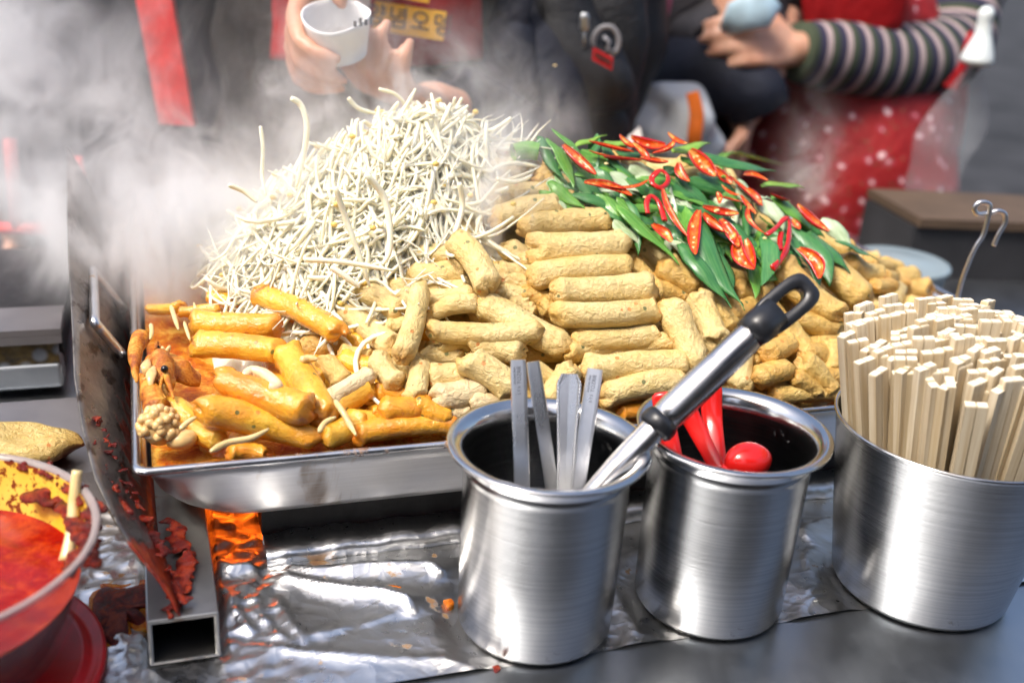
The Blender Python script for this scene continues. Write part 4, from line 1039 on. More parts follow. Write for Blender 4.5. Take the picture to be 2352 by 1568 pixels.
# seafood in the broth
def V_(*a): return np.array(a, float)
sh = empty("shrimp", on_heap(*zp('J', 560, 1150)), "orange shrimp with black eyes sunk in the broth at the left end of the tray", "shrimp")
def hp_(z, x, y, lift): return on_heap(*zp(z, x, y), lift / 1000)
b = MB(); P = [hp_('J', 480, 930, 8), hp_('J', 540, 1010, 9), hp_('J', 650, 1110, 7), hp_('J', 760, 1180, 2), hp_('J', 880, 1250, -6)]
b.tube(spline(P, 22), np.interp(np.linspace(0, 1, 22), [0, .12, .35, .7, 1], [.002, .0080, .0115, .0105, .006]), 22, flat=np.full(22, .42), up=(.3, -.5, .9))
b.V = [np.asarray(v) + (.0007 * nz(v, 3, 330) + .0008 * nz(v, 6, 150)) * np.ones(3) for v in b.V]; b.build("carapace", M['shell'], sh)
b = MB(); P = [hp_('J', 470, 930, 20), hp_('J', 500, 1020, 18), hp_('J', 540, 1180, 16), hp_('J', 560, 1350, 8)]
b.tube(spline(P, 18), np.interp(np.linspace(0, 1, 18), [0, .2, .6, 1], [.003, .0065, .0085, .005]), 16)
b.V = [np.asarray(v) + .0011 * nz(v, 4, 300) * np.ones(3) for v in b.V]; b.build("head", M['shell_dark'], sh)
for (x, y, l, r) in ((545, 1112, 25, .0027), (472, 890, 15, .0019)):
    b = MB(); b.ball(hp_('J', x, y, l), r, 0, 14, 10); b.build("eye", M['eye'], sh)
g = random.Random(14)
for (x, y, x2, y2) in ((430, 1080, 400, 1290), (370, 1010, 350, 1180)):
    b = MB(); b.tube(spline([hp_('J', x, y, 22), hp_('J', (x + x2) / 2 - 14, (y + y2) / 2, 24), hp_('J', x2, y2, 20)], 10), np.interp(np.linspace(0, 1, 10), [0, .4, 1], [.0012, .0040, .0010]), 12, flat=.5); b.build("mouth_part", M['roe'], sh)
for k in range(30):                                  # mouth parts and leg stumps under the head
    x, y = g.uniform(350, 560), g.uniform(900, 1390); q = hp_('J', x, y, 15); b = MB(); d = V_(g.gauss(0, .3), g.gauss(0, .3), g.uniform(.5, 1))
    b.tube(spline([q - d * .006, q + V_(g.gauss(0, .001), 0, 0), q + d * .006], 6), [.0010, .0019, .0022, .0020, .0015, .0007], 8)
    b.build("mouth_part", (M['cake_gold'], M['shell'], M['roe'])[k % 3], sh)
for k, pl in enumerate((((480, 960), (430, 1020), (380, 1200), (400, 1290)), ((500, 1020), (450, 1120), (430, 1280)), ((560, 1180), (600, 1300), (640, 1420)), ((450, 900), (470, 830), (540, 930)), ((520, 1200), (500, 1330), (560, 1420)))):
    b = MB(); P = spline([hp_('J', x, y, 20 - 2 * i) for i, (x, y) in enumerate(pl)], 12); b.tube(P, np.linspace(.0026 if k < 3 else .0012, .0008, 12), 8); b.build("feeler", M['shell'], sh)
def spike(pl, r0, label, lift=14, m='shell'):
    P = spline([hp_(z, x, y, lift) for z, x, y in pl], 14); b = MB(); b.tube(P, np.interp(np.linspace(0, 1, 14), [0, .5, 1], [r0 * .12, r0 * .75, r0]), 12); b.V = [np.asarray(v) + .0005 * nz(v, 3, 300) for v in b.V]
    tag(b.build("crab_leg", M[m]), label, "crab leg", "crab legs in the sauced end")
spike([('J', 292, 1160), ('J', 390, 1340), ('J', 470, 1540)], .0085, "pointed orange crab leg beside the roe at the left rim")
spike([('J', 250, 1250), ('J', 235, 1080), ('J', 240, 900), ('J', 300, 780)], .0070, "orange crab leg standing against the left rim beside the shrimp")
c = hp_('F', 1360, 660, 8); b = MB(); g = random.Random(9)
for k in range(60):
    a, e = g.uniform(0, 6.28), g.uniform(-.2, 1.5); b.ball(c + np.array([.0125 * math.cos(a) * math.cos(e), .010 * math.sin(a) * math.cos(e), .0135 * math.sin(e)]), g.uniform(.0026, .0036), 0, 9, 6)
b.ball(c, (.0122, .010, .013), 0, 14, 9)
tag(b.build("fish_roe", M['roe']), "pale knobbly clump of fish roe in the front left corner of the tray", "roe")
c = hp_('F', 1560, 750, 0); b = MB(); b.ball((0, 0, 0), (.0105, .0085, .0065), 0, 18, 12); b.V = [np.asarray(v) * (1 + .10 * nz(v, 8, 200)) for v in b.V]
tag(b.build("shellfish", M['roe'], mw=fr(U, N, c)), "beige shellfish meat floating in the broth beside the roe", "shellfish")
b = MB(); P = spline([hp_('J', x, y, 30) for x, y in ((1370, 1190), (1450, 1130), (1580, 1160), (1680, 1240), (1720, 1300), (1640, 1300))], 20); b.tube(P, np.interp(np.linspace(0, 1, 20), [0, .1, .7, 1], [.0016, .0034, .0044, .0038]), 12)
for i in range(2, 15):
    b.ball(P[i] + np.array([.0004, -.0028, -.0015]), .0013, 0, 7, 5)
tag(b.build("squid_tentacle", M['squid']), "curled white squid tentacle behind the big red orange roll", "squid")
# strands lying on the sauced rolls
for pl, r, lab in ((((('F', 1800, 865), ('F', 1950, 790), ('F', 2150, 750), ('F', 2300, 672))), .0032, "thick pale sprout strand lying in the broth in front of the big orange roll"),
                   ((('E', 725, 430), ('E', 800, 540), ('E', 850, 630), ('E', 905, 725)), .0032, "straight pale sprout lying over the pale centred roll end"),
                   ((('E', 590, 700), ('E', 640, 620), ('E', 735, 572)), .0028, "short curved sprout left of the straight one on the roll end"),
                   ((('J', 610, 450), ('J', 650, 580), ('J', 690, 700)), .0026, "slim cooked sprout standing in front of the flat yellow piece"),
                   ((('J', 750, 620), ('J', 780, 720), ('J', 810, 810)), .0020, "thin cooked sprout beside the level sauced rolls"),
                   ((('J', 1560, 545), ('J', 1640, 530), ('J', 1750, 560)), .0026, "white sprout caught between two level sauced rolls"),
                   ((('J', 400, 640), ('J', 410, 720), ('J', 395, 800)), .0024, "pale sprout standing above the shrimp's eye"),
                   ((('E', 430, 90), ('E', 500, 70), ('E', 580, 80)), .0040, "pale cooked sprout at the back of the tall yellow roll"),
                   ((('J', 880, 560), ('J', 870, 500), ('J', 850, 420)), .0018, "thin yellow sprout standing by the level sauced rolls"),
                   ((('F', 1540, 680), ('F', 1600, 620), ('F', 1680, 570)), .0026, "orange sprout bridging the shellfish and the sauced roll")):
    P = spline([hp_(z, x, y, 20) for z, x, y in pl], 14); b = MB(); b.tube(P, np.interp(np.linspace(0, 1, 14), [0, .15, .7, 1], [.3 * r, .72 * r, r * .66, r * .25]), 10)
    tag(b.build("bean_sprout", M['sprout_cooked']), lab, "bean sprout", "cooked sprouts among the sauced rolls")
b = MB(); rr = on_heap(*zp('F', 640, 1250)); q0 = arc(20, 20, .0915, .0915, 1)[0]
P = spline([arc(26, 26, .0968, .100, 1)[0], arc(22, 22, .091, .085, 1)[0], arc(14, 14, .085, .070, 1)[0], arc(6, 6, .079, .0585, 1)[0]], 14); b.tube(P, np.linspace(.0030, .0042, 14), 10)
tag(b.build("bean_sprout", M['sprout_cooked']), "pale sprout sticking out of the red sauce inside the clear bowl", "bean sprout")

# ------------------------------------------------------------------ bean sprout mound
SC, SN_, SZ = .172, .905, .262
def mound(u, n):
    e = math.hypot((u - SC) / (.142 if u < SC else .115), (n - SN_) / .122)
    base = heap(u, n)
    return base + (.050 if u < SC else .040) * max(0, 1 - e ** 2.6)
def draped(g, u, n, lift, L, r, head):               # a limp strand that follows the mound
    a = math.atan2(n - SN_, u - SC) + g.gauss(0, 1.1); k = 15; P = []; st = L / k; w = g.gauss(0, 1.4); ph = g.uniform(0, 6.28); up0 = g.random() < .16; up1 = g.random() < .22
    u -= math.cos(a) * L * .5; n -= math.sin(a) * L * .5; z0 = mound(u, n)
    for i in range(k + 1):
        t = i / k; z1 = mound(u, n); P.append(W(u, n, z1 + lift + .004 * math.sin(ph + 5 * t) + (.030 * max(0, .35 - t) ** 1.3 * 3 if up0 else 0) + (.030 * max(0, t - .65) ** 1.3 * 3 if up1 else 0)))
        ds = math.hypot(st, mound(u + math.cos(a) * st, n + math.sin(a) * st) - z1); f = st * st / max(ds, 1e-6)
        a += (w + 1.6 * math.sin(ph + 7 * t)) / k * 1.5; u += math.cos(a) * f; n += math.sin(a) * f
    return np.array(P), np.interp(np.linspace(0, 1, k + 1), [0, .08, .5, .8, 1], [r * .75, r, r * .95, r * .55, r * .2]), head
g = random.Random(21); k = 0
while k < 285:
    u, n = SC + g.gauss(-.012, .064), SN_ + g.gauss(-.052, .054)
    e = math.hypot((u - SC) / (.135 if u < SC else .114), (n - SN_) / .122)
    if e > 1.0: continue
    P, rad, hd = draped(g, u, n, g.uniform(.001, .011), g.uniform(.08, .14), g.uniform(.0011, .0020), g.random() < .12)
    if min(p @ U for p in P) < .028: continue
    k += 1
    b = MB(); b.tube(P, rad, 7)
    if hd: b.ball(P[0], (.0028, .0024, .0022), 1, 8, 6)
    o = b.build("bean_sprout", [M['sprout'], M['sprout_head']])
    tag(o, "white bean sprout in the outer layer of the steaming sprout mound", "bean sprout", "bean sprouts in the white mound")
bulk = MB(); g = random.Random(33)
q_ = 60; VV = []
for j in range(q_ + 1):
    for i in range(q_ + 1):
        u, n = SC + (i / q_ * 2 - 1) * .118 - .010, SN_ + (j / q_ * 2 - 1) * .108; p = np.array([u, n, 0])
        VV.append(W(u, n, mound(u, n) - .016 - .05 * max(0, math.hypot((u - SC) / .125, (n - SN_) / .118) - .8) + .004 * nz(p, 95, 160) + .003 * nz(p, 96, 330)))
bulk.add(VV, [(j * (q_ + 1) + i, j * (q_ + 1) + i + 1, (j + 1) * (q_ + 1) + i + 1, (j + 1) * (q_ + 1) + i) for j in range(q_) for i in range(q_)])
for k in range(1800):
    for _ in range(20):
        u, n = SC + g.uniform(-.116, .112), SN_ + g.uniform(-.118, .115)
        if math.hypot((u - SC) / (.135 if u < SC else .114), (n - SN_) / .121) < 1: break
    P, rad, hd = draped(g, u, n, g.uniform(-.010, .004), g.uniform(.07, .13), g.uniform(.0013, .0023), g.random() < .1)
    if min(p @ U for p in P) < .028: continue
    bulk.tube(P, rad, 6)
    if hd: bulk.ball(P[0], (.0028, .0024, .0022), 1, 8, 6)
tag(bulk.build("bean_sprout_mass", [M['sprout'], M['sprout_head']]), "tangled mass of white bean sprouts inside the mound", "bean sprouts", kind="stuff")
# strands that stand out
def strand(pl, r, lab):
    P = spline([atn(x, y, n) for x, y, n in pl], 18); b = MB(); b.tube(P, np.interp(np.linspace(0, 1, 18), [0, .1, .7, 1], [r * .8, r, r * .9, r * .4]), 9)
    tag(b.build("bean_sprout", M['sprout']), lab, "bean sprout", "bean sprouts standing out of the mound")
strand([(668, 226, .90), (690, 240, .90), (704, 280, .895), (702, 330, .89), (690, 390, .885), (680, 430, .88)], .0026, "white sprout curving up highest at the left of the mound")
strand([(1030, 322, .90), (1020, 290, .90), (1065, 262, .90), (1072, 258, .90), (1070, 290, .90), (1040, 322, .89)], .0019, "white sprout bent into a loop at the right top of the mound")
strand([(598, 290, .90), (604, 340, .895), (602, 400, .89), (610, 450, .88)], .0017, "thin white sprout spike at the left shoulder of the mound")
strand([(870, 205, .91), (910, 218, .91), (935, 250, .91), (945, 300, .90)], .0017, "thin sprout arching over the steaming top of the mound")
strand([(800, 225, .90), (825, 250, .90), (870, 262, .90)], .0020, "short white sprout lifting off the top of the mound")
strand([(840, 400, .80), (880, 450, .80), (895, 520, .79), (893, 580, .78), (878, 608, .775)], .0028, "thick white sprout hanging down the front of the mound")
strand([(1055, 420, .80), (1062, 470, .80), (1050, 520, .79), (1042, 535, .785)], .0024, "curved sprout hanging at the right front of the mound")
strand([(770, 430, .79), (790, 490, .79), (810, 545, .785), (830, 600, .78), (850, 660, .775)], .0024, "long sprout running down the front of the mound")
strand([(700, 596, .78), (770, 600, .775), (840, 610, .77), (905, 622, .765)], .0022, "level sprout along the foot of the mound")
strand([(760, 612, .775), (800, 640, .77), (826, 660, .768)], .0026, "sprout end pointing at the border rolls")
strand([(1140, 410, .82), (1175, 418, .82), (1205, 412, .82), (1222, 402, .82)], .0020, "single white sprout lying on the cream rolls beside the scallions")
strand([(525, 425, .85), (560, 440, .85), (590, 465, .845)], .0020, "sprout tip at the far left of the mound")

# ------------------------------------------------------------------ scallion leaves and chili slices
def leaf_mesh(seed, L, w, m):
    g = np.random.default_rng(seed); nt, nc = 16, 9; V = []; F = []
    fold = g.uniform(.4, 1.15); bend = g.normal(0, .09) * L; tw = g.normal(0, .35); d0, d1 = g.uniform(.15, .5), g.uniform(.3, .75)
    cut = g.random() < .45
    for i in range(nt + 1):
        t = i / nt; k = min(1, (t / .22) ** .6 if t < .22 else 1)
        kk = (min(1, .42 + t * 2.2) if cut else k) * min(1, max(0., (1 - t) / .42) ** .75)
        for j in range(nc):
            s = j / (nc - 1) * 2 - 1; a = s * fold + tw * (t - .5)
            y = w * kk * (math.sin(s * fold) / max(.6, math.sin(min(1.57, fold)))); z = -w * kk * (1 - math.cos(a)) * .8 + .0008 * math.sin(9 * t + seed)
            x = (t - .5) * L + s * w * (d0 if t < .5 else d1) * (1 if t > .1 or cut else t * 10)
            V.append((x, y + bend * (1 - (2 * t - 1) ** 2), z + L * .05 * (1 - (2 * t - 1) ** 2)))
    for i in range(nt):
        for j in range(nc - 1): F.append((i * nc + j, (i + 1) * nc + j, (i + 1) * nc + j + 1, i * nc + j + 1))
    return mesh("scallion_leaf", V, F, M[m])
LF = [('C',1010,260,1470,710,80,24,'leaf_mid',"big pale based scallion leaf reaching lowest towards the neat stack"), ('C',850,170,1030,420,62,16,'leaf_mid',0), ('C',985,390,1170,570,60,18,'leaf_pale',0), ('C',1040,200,1280,430,64,18,'leaf_mid',0),
 ('C',1580,600,1935,1075,88,24,'leaf_dark',"long dark scallion leaf with its point hanging over the upright pair"), ('C',1720,350,2060,1090,112,26,'leaf_dark',"broad dark scallion leaf ending in a drooping tip above the ladle"), ('C',1690,560,1920,975,82,18,'leaf_dark',0),
 ('C',1490,180,1690,290,70,12,'leaf_pale',0), ('C',1440,50,1710,230,82,16,'leaf_dark',0), ('C',1630,30,2030,190,82,18,'leaf_dark',0), ('C',1930,350,2200,700,76,20,'leaf_dark',0), ('C',2240,520,2230,910,88,26,'leaf_dark',"blue green scallion piece cut straight across at its lower end"),
 ('C',2100,720,2170,1025,56,14,'leaf_mid',0), ('C',2040,40,2290,190,76,26,'leaf_pale',"pale glossy scallion piece at the centre of the scallions"), ('C',2240,190,2420,420,80,22,'leaf_pale',0), ('C',1560,280,1600,650,62,14,'leaf_mid',0), ('C',1390,420,1520,650,76,14,'leaf_dark',0), ('C',1470,550,1590,670,46,16,'leaf_pale',0), ('C',1280,320,1400,440,60,12,'leaf_mid',0),
 ('H',200,190,490,450,78,20,'leaf_mid',0), ('H',330,520,570,915,76,22,'leaf_dark',0), ('H',370,470,650,890,80,18,'leaf_dark',0), ('H',540,490,820,785,96,24,'leaf_dark',"blunt dark scallion leaf pointing down at the right end of the scallions"), ('H',640,370,840,600,72,26,'leaf_pale',0), ('H',750,560,1050,705,74,24,'leaf_dark',"dark scallion leaf farthest right on the heap"), ('H',120,90,450,110,62,20,'leaf_bright',"bright green scallion leaf at the right top"), ('H',300,350,560,550,76,16,'leaf_mid',0), ('H',100,220,260,430,70,22,'leaf_pale',0), ('H',0,520,90,700,62,16,'leaf_dark',0),
 ('T',480,1120,730,1410,64,20,'leaf_mid',"upright scallion leaf pointing up at the back left of the scallions"), ('T',415,1190,600,1560,68,22,'leaf_mid',"pointed pale tipped scallion leaf hanging over the golden rolls"), ('T',640,1240,880,1170,48,12,'leaf_bright',0), ('T',870,1240,1090,1250,52,10,'leaf_bright',0), ('T',1480,1290,1770,1225,56,18,'leaf_bright',"yellow green scallion leaf at the very top of the scallions"), ('T',1730,1310,2310,1450,82,20,'leaf_dark',"long dark scallion leaf along the top right of the scallions"), ('T',1940,1500,2400,1410,60,18,'leaf_mid',0), ('T',610,1470,910,1560,56,14,'leaf_mid',0), ('T',820,1430,1110,1500,62,12,'leaf_mid',0), ('T',1120,1410,1310,1550,66,14,'leaf_pale',0), ('T',1690,1490,1960,1570,76,16,'leaf_dark',0), ('T',1000,1300,1300,1330,56,8,'leaf_dark',0), ('T',1440,1420,1560,1530,60,10,'leaf_dark',0), ('T',1560,1330,1700,1420,60,10,'leaf_mid',0), ('T',700,1300,960,1440,60,8,'leaf_dark',0), ('C',1130,40,1330,160,64,10,'leaf_mid',0), ('C',900,40,1130,60,60,10,'leaf_dark',0), ('C',1800,250,1980,330,64,12,'leaf_dark',0), ('C',2050,380,2190,520,64,12,'leaf_pale',0), ('C',1640,440,1740,560,60,12,'leaf_pale',0), ('H',150,300,330,520,60,12,'leaf_dark',0), ('H',430,380,620,520,56,14,'leaf_dark',0)]
g = random.Random(70)
for k in range(110):                                  # the lower layer of leaves
    t = g.random(); x, y = 1310 + 560 * t + g.uniform(-60, 60), 345 + 195 * t + g.uniform(-20, 95) + 20; a_ = g.gauss(.75, .4); l_ = g.uniform(45, 75)
    LF.append(('D', x - l_ * math.cos(a_), y - l_ * math.sin(a_) * .8, x + l_ * math.cos(a_), y + l_ * math.sin(a_) * .8, g.uniform(13, 17), g.uniform(6, 15), g.choice(['leaf_dark', 'leaf_dark', 'leaf_mid', 'leaf_mid', 'leaf_pale']), 0))
kinds = {'leaf_dark': "dark green", 'leaf_mid': "mid green", 'leaf_bright': "bright yellow green", 'leaf_pale': "pale glossy"}
for i, (z, x1, y1, x2, y2, w, lift, m, lab) in enumerate(LF):
    s = ZN[z][2]; a, b = on_heap(*zp(z, x1, y1), lift / 1000 + .002), on_heap(*zp(z, x2, y2), lift / 1000)
    L = np.linalg.norm(b - a) * 1.1; r = 1.08 * w / s * np.linalg.norm(a - EYE) / FPX
    o = link("scallion_leaf", leaf_mesh(i, L, r, m), None, axis_matrix(a, b, random.Random(i + 5).gauss(0, .35) + .45))
    so = o.modifiers.new("flesh", 'SOLIDIFY'); so.thickness = .0007
    tag(o, lab or kinds[m] + " scallion leaf piece lying among the others on the heap", "scallion", "scallion leaves" if lab else kinds[m] + " scallion leaves")
P = [on_heap(*zp('T', 115, 1310), .016), on_heap(*zp('T', 230, 1285), .018), on_heap(*zp('T', 330, 1300), .018)]
b = MB(); q = spline(P, 10); b.tube(q, .0078, 16, 0, False); b.tube(q, .0062, 16, 1, False)
tag(b.build("scallion_leaf", [M['leaf_mid'], M['leaf_bright']]), "hollow green scallion tube with an open round end at the back left", "scallion", "scallion leaves")
def chili_mesh(seed, L, w, kind):
    g = np.random.default_rng(seed); nt, nc = 14, 10; b = MB(); bend = g.normal(0, .12) * L; fold = 1.5 if kind == 'half' else 1.15
    V = []; F = []; Mi = []
    for i in range(nt + 1):
        t = i / nt; k = max(.05, math.sin(math.pi * min(1, t * .92 + .05)) ** .6); c = np.array([(t - .5) * L, bend * (1 - (2 * t - 1) ** 2), 0])
        for lay, q in ((0, 1.), (1, .74)):
            for j in range(nc):
                a = (j / (nc - 1) * 2 - 1) * fold; V.append(c + np.array([0, w * k * q * math.sin(a) * (1.08 if lay == 0 else 1.), -w * k * q * math.cos(a) * .85 + w * .3]))
    n2 = 2 * nc
    for i in range(nt):
        for j in range(nc - 1):
            F.append((i * n2 + j, i * n2 + j + 1, (i + 1) * n2 + j + 1, (i + 1) * n2 + j)); Mi.append(0)
            F.append((i * n2 + nc + j, (i + 1) * n2 + nc + j, (i + 1) * n2 + nc + j + 1, i * n2 + nc + j + 1)); Mi.append(1)
        for e in (0, nc - 1): F.append((i * n2 + e, (i + 1) * n2 + e, (i + 1) * n2 + nc + e, i * n2 + nc + e)); Mi.append(0)
    b.V = V; b.F = F; b.M = Mi
    if kind == 'half':
        for k in range(int(g.integers(2, 7))): b.ball(((g.uniform(-.34, .34)) * L, g.uniform(-.35, .35) * w + bend * .8, -w * .22), (.0016, .0013, .0009), 2, 7, 5)
    return mesh("chili_slice", b.V, b.F, [M['chili'], M['chili_in'], M['seed']], True, b.M)
KF = [('T',545,1255,800,1490,62,30,'half',"fat halved red chili showing its seeds at the left of the scallions"), ('T',775,1215,1130,1300,34,26,'half',0), ('T',765,1290,930,1335,24,24,'strip',0), ('T',900,1350,1200,1375,44,26,'half',"halved chili with orange flesh lying level near the top"), ('T',1025,1160,1160,1260,42,26,'strip',0), ('T',1130,1180,1400,1240,52,28,'half',0), ('T',1135,1230,1270,1380,40,28,'strip',0), ('T',1210,1355,1430,1390,46,30,'half',0), ('T',1320,1310,1480,1215,42,30,'half',0), ('T',1440,1140,1590,1225,36,32,'strip',"pointed chili slice at the very top of the heap"),
 ('T',1530,1400,1610,1550,52,28,'strip',0), ('T',1630,1295,1830,1500,66,32,'half',"pale seeded chili half at the top right of the scallions"), ('T',1840,1440,1980,1570,46,28,'strip',0), ('T',2090,1500,2280,1545,40,30,'strip',0),
 ('C',735,65,1110,170,40,28,'strip',"red chili strip forked towards the left, nearest the neat stack"), ('C',870,80,1250,45,26,26,'strip',0), ('C',1395,130,1590,510,42,32,'strip',"long red chili slice pointing down the middle of the scallions"), ('C',1305,430,1460,570,58,32,'strip',"short plump chili end over the big pale based leaf"), ('C',1700,320,1670,670,52,34,'half',"upright red chili half beside the broad dark leaf"), ('C',1745,280,2025,330,46,30,'half',0), ('C',1740,340,1920,490,60,30,'half',0), ('C',1890,390,2030,610,56,30,'half',0), ('C',2045,540,2165,800,58,32,'half',"red chili half hanging beside the blue green cut piece"), ('C',1860,150,1880,240,26,28,'strip',0), ('C',1880,180,2060,230,32,30,'strip',0), ('C',2060,180,2180,330,40,30,'strip',0), ('C',2130,280,2250,490,34,30,'strip',0), ('C',1970,20,2230,260,44,34,'strip',"glossy red chili strip crossing the pale scallion piece"), ('C',1900,90,2040,170,26,30,'strip',0),
 ('H',415,265,665,480,62,34,'half',"plump seeded chili half at the right of the scallions"), ('H',425,640,595,880,62,32,'half',"lowest chili half, resting on a dark leaf above the golden rolls"), ('H',190,165,345,220,40,28,'strip',0), ('H',-10,120,90,260,50,28,'strip',0), ('H',370,380,430,460,38,26,'strip',0), ('H',-20,560,40,800,48,30,'strip',0)]
for i, (z, x1, y1, x2, y2, w, lift, kd, lab) in enumerate(KF):
    s = ZN[z][2]; a, b = on_heap(*zp(z, x1, y1), lift / 1000), on_heap(*zp(z, x2, y2), lift / 1000)
    L = np.linalg.norm(b - a) * 1.08; r = .98 * w / s * np.linalg.norm(a - EYE) / FPX
    o = link("chili_slice", chili_mesh(i, L, r, kd), None, axis_matrix(a, b, random.Random(i + 9).gauss(0, .3) + .35))
    tag(o, lab or ("seeded red chili half scattered over the scallion leaves" if kd == 'half' else "thin red chili strip scattered over the scallion leaves"), "chili", "chili slices" if lab else ("seeded chili halves" if kd == 'half' else "red chili strips"))
def loop(pts, r, lab, z='C', lift=32, closed=False, flat=.5):
    P = [on_heap(*zp(z, x, y), lift / 1000) for x, y in pts]
    if closed: P = P + P[:1]
    q = spline(P, 30); rr = r / ZN[z][2] * np.linalg.norm(P[0] - EYE) / FPX
    b = MB(); b.tube(q, rr * np.array([1 + .2 * nz(p, 4, 300) for p in q]), 10, flat=flat); tag(b.build("chili_slice", M['chili']), lab, "chili", "chili slices")
loop([(1300, 20), (1370, -40), (1435, 10), (1430, 70), (1370, 110), (1305, 70)], 26, "red chili ring seen nearly face on high on the scallions", closed=True)
loop([(1265, 330), (1255, 240), (1290, 180), (1350, 220), (1385, 300), (1410, 390)], 26, "bent red chili loop left of the middle of the scallions")
loop([(150, 510), (230, 450), (310, 370), (345, 390), (345, 520), (320, 640), (260, 740), (200, 800)], 26, "hooked red chili strip hanging above the long golden roll", 'H', 34)
loop([(275, 490), (265, 560), (270, 640)], 22, "orange inner strip beside the hooked chili", 'H', 30)
def by_band(objs, what):
    pts = [(seen(o.matrix_world.translation), o) for o in objs]; pts.sort(key=lambda q: q[0][1] - .55 * (q[0][0] - 1500))
    k = max(1, math.ceil(len(pts) / 6)); bands = [pts[i:i + math.ceil(len(pts) / k)] for i in range(0, len(pts), math.ceil(len(pts) / k))]
    for bi, bd in enumerate(bands):
        bd.sort(key=lambda q: q[0][0])
        for c, (q, o) in enumerate(bd): o["label"] = what + ", " + ORD[c] + " from left in " + ORD[bi] + " line below the top edge"
for kn in ("dark green scallion leaves", "mid green scallion leaves", "bright yellow green scallion leaves", "pale glossy scallion leaves", "seeded chili halves", "red chili strips"):
    sel = [o for o in C.objects if o.get("group") == kn]
    if sel: by_band(sel, {"seeded chili halves": "seeded red chili half", "red chili strips": "thin red chili strip"}.get(kn, kn.replace("leaves", "piece")))
g = random.Random(50)
for x, y in ((1240, 190), (1860, 300), (2265, 540), (1655, 580), (1935, 410), (1985, 360), (910, 1400 - 1497), (470, 560 - 1497)):
    p = on_heap(*zp('C', x, y), .030); b = MB(); b.ball((0, 0, 0), (.0021, .0018, .0010), 0, 9, 6)
    tag(b.build("chili_seed", M['seed'], mw=fr(U, N, p)), "loose pale chili seed stuck on the scallion leaves", "seed", "loose chili seeds")
# ------------------------------------------------------------------ people behind the stall
def V3(*a): return np.array(a, float)
def caps(b, pts, rad, seg=12, flat=None, up=None):
    """rounded limb through points"""
    P = [np.asarray(p, float) for p in pts]; r = list(np.ones(len(P)) * rad)
    d0 = (P[0] - P[1]) / np.linalg.norm(P[0] - P[1]); d1 = (P[-1] - P[-2]) / np.linalg.norm(P[-1] - P[-2])
    P = [P[0] + d0 * r[0] * .85, P[0] + d0 * r[0] * .5] + P + [P[-1] + d1 * r[-1] * .5, P[-1] + d1 * r[-1] * .85]; r = [r[0] * .45, r[0] * .85] + r + [r[-1] * .85, r[-1] * .45]
    b.tube(P, r, seg, 0, True, flat, up)
def hand(b, w, d, nrm, side, curl, spread=.12, th=1., sz=1.):
    """w wrist, d towards the fingers, nrm out of the palm, side towards the thumb"""
    d = d / np.linalg.norm(d); nrm = nrm - d * (nrm @ d); nrm /= np.linalg.norm(nrm); sd = np.cross(d, nrm)
    if sd @ side < 0: sd = -sd
    for k in range(4):
        o = (1.5 - k) * .020 * sz; root = w + d * .088 * sz * (1, 1.02, 1, .94)[k] + sd * o
        caps(b, [w + sd * o * .55 + d * .01, w + d * .05 * sz + sd * o * .9, root], [.0135 * sz, .013 * sz, .0105 * sz], 10)
        L = (.072, .080, .074, .058)[k] * sz; p = root; a = 0.; P = [root]; dd = d + sd * spread * (1.5 - k) * .3; dd /= np.linalg.norm(dd)
        for f, c in ((.45, .35), (.30, .55), (.25, .35)):
            a += c * curl * (1 + .08 * k); p = p + (dd * math.cos(a) + nrm * math.sin(a)) * L * f; P.append(p)
        caps(b, P, [.0102 * sz, .0095 * sz, .0088 * sz, .0075 * sz], 10)
    t0 = w + d * .018 * sz + sd * .022 * sz; t1 = t0 + (d * .5 + sd * .8 + nrm * .25 * th) * .036 * sz; t2 = t1 + (d * .8 + sd * .25 + nrm * .55 * th) * .034 * sz; t3 = t2 + (d * .85 + nrm * .6 * th) * .026 * sz
    caps(b, [w + d * .01, t0, t1, t2, t3], [.014 * sz, .015 * sz, .0125 * sz, .0105 * sz, .0085 * sz], 10)
def garment(name, pts, rad, m, parent, flat=None, up=None, seg=40, n=60, wr=.05, seed=1, f=22, cap=True):
    P = spline(pts, n); r = np.interp(np.linspace(0, 1, n), np.linspace(0, 1, len(rad)), rad); fl = None if flat is None else np.interp(np.linspace(0, 1, n), np.linspace(0, 1, len(flat)), flat)
    Vv, F = tube_geo(P, r, seg, cap, fl, up); Vv = np.array(Vv)
    d = nz(Vv, seed, f) * .6 + nz(Vv, seed + 1, f * 2.3) * .4
    c = np.repeat(P, seg, 0); c = np.vstack([c, P[0], P[-1]]) if cap else c
    q = Vv - c; l = np.linalg.norm(q, axis=1)[:, None] + 1e-9; Vv = Vv + q / l * (d[:, None] * np.minimum(l, .12) * wr * 2)
    o = link(name, mesh(name, Vv, F, m), parent)
    al = np.concatenate([[0], np.cumsum(np.linalg.norm(np.diff(P, axis=0), axis=1))]); at = o.data.attributes.new("along", 'FLOAT', 'POINT')
    vals = np.repeat(al, seg); vals = np.concatenate([vals, [al[0], al[-1]]]) if cap else vals
    at.data.foreach_set("value", vals.astype(np.float32)); return o
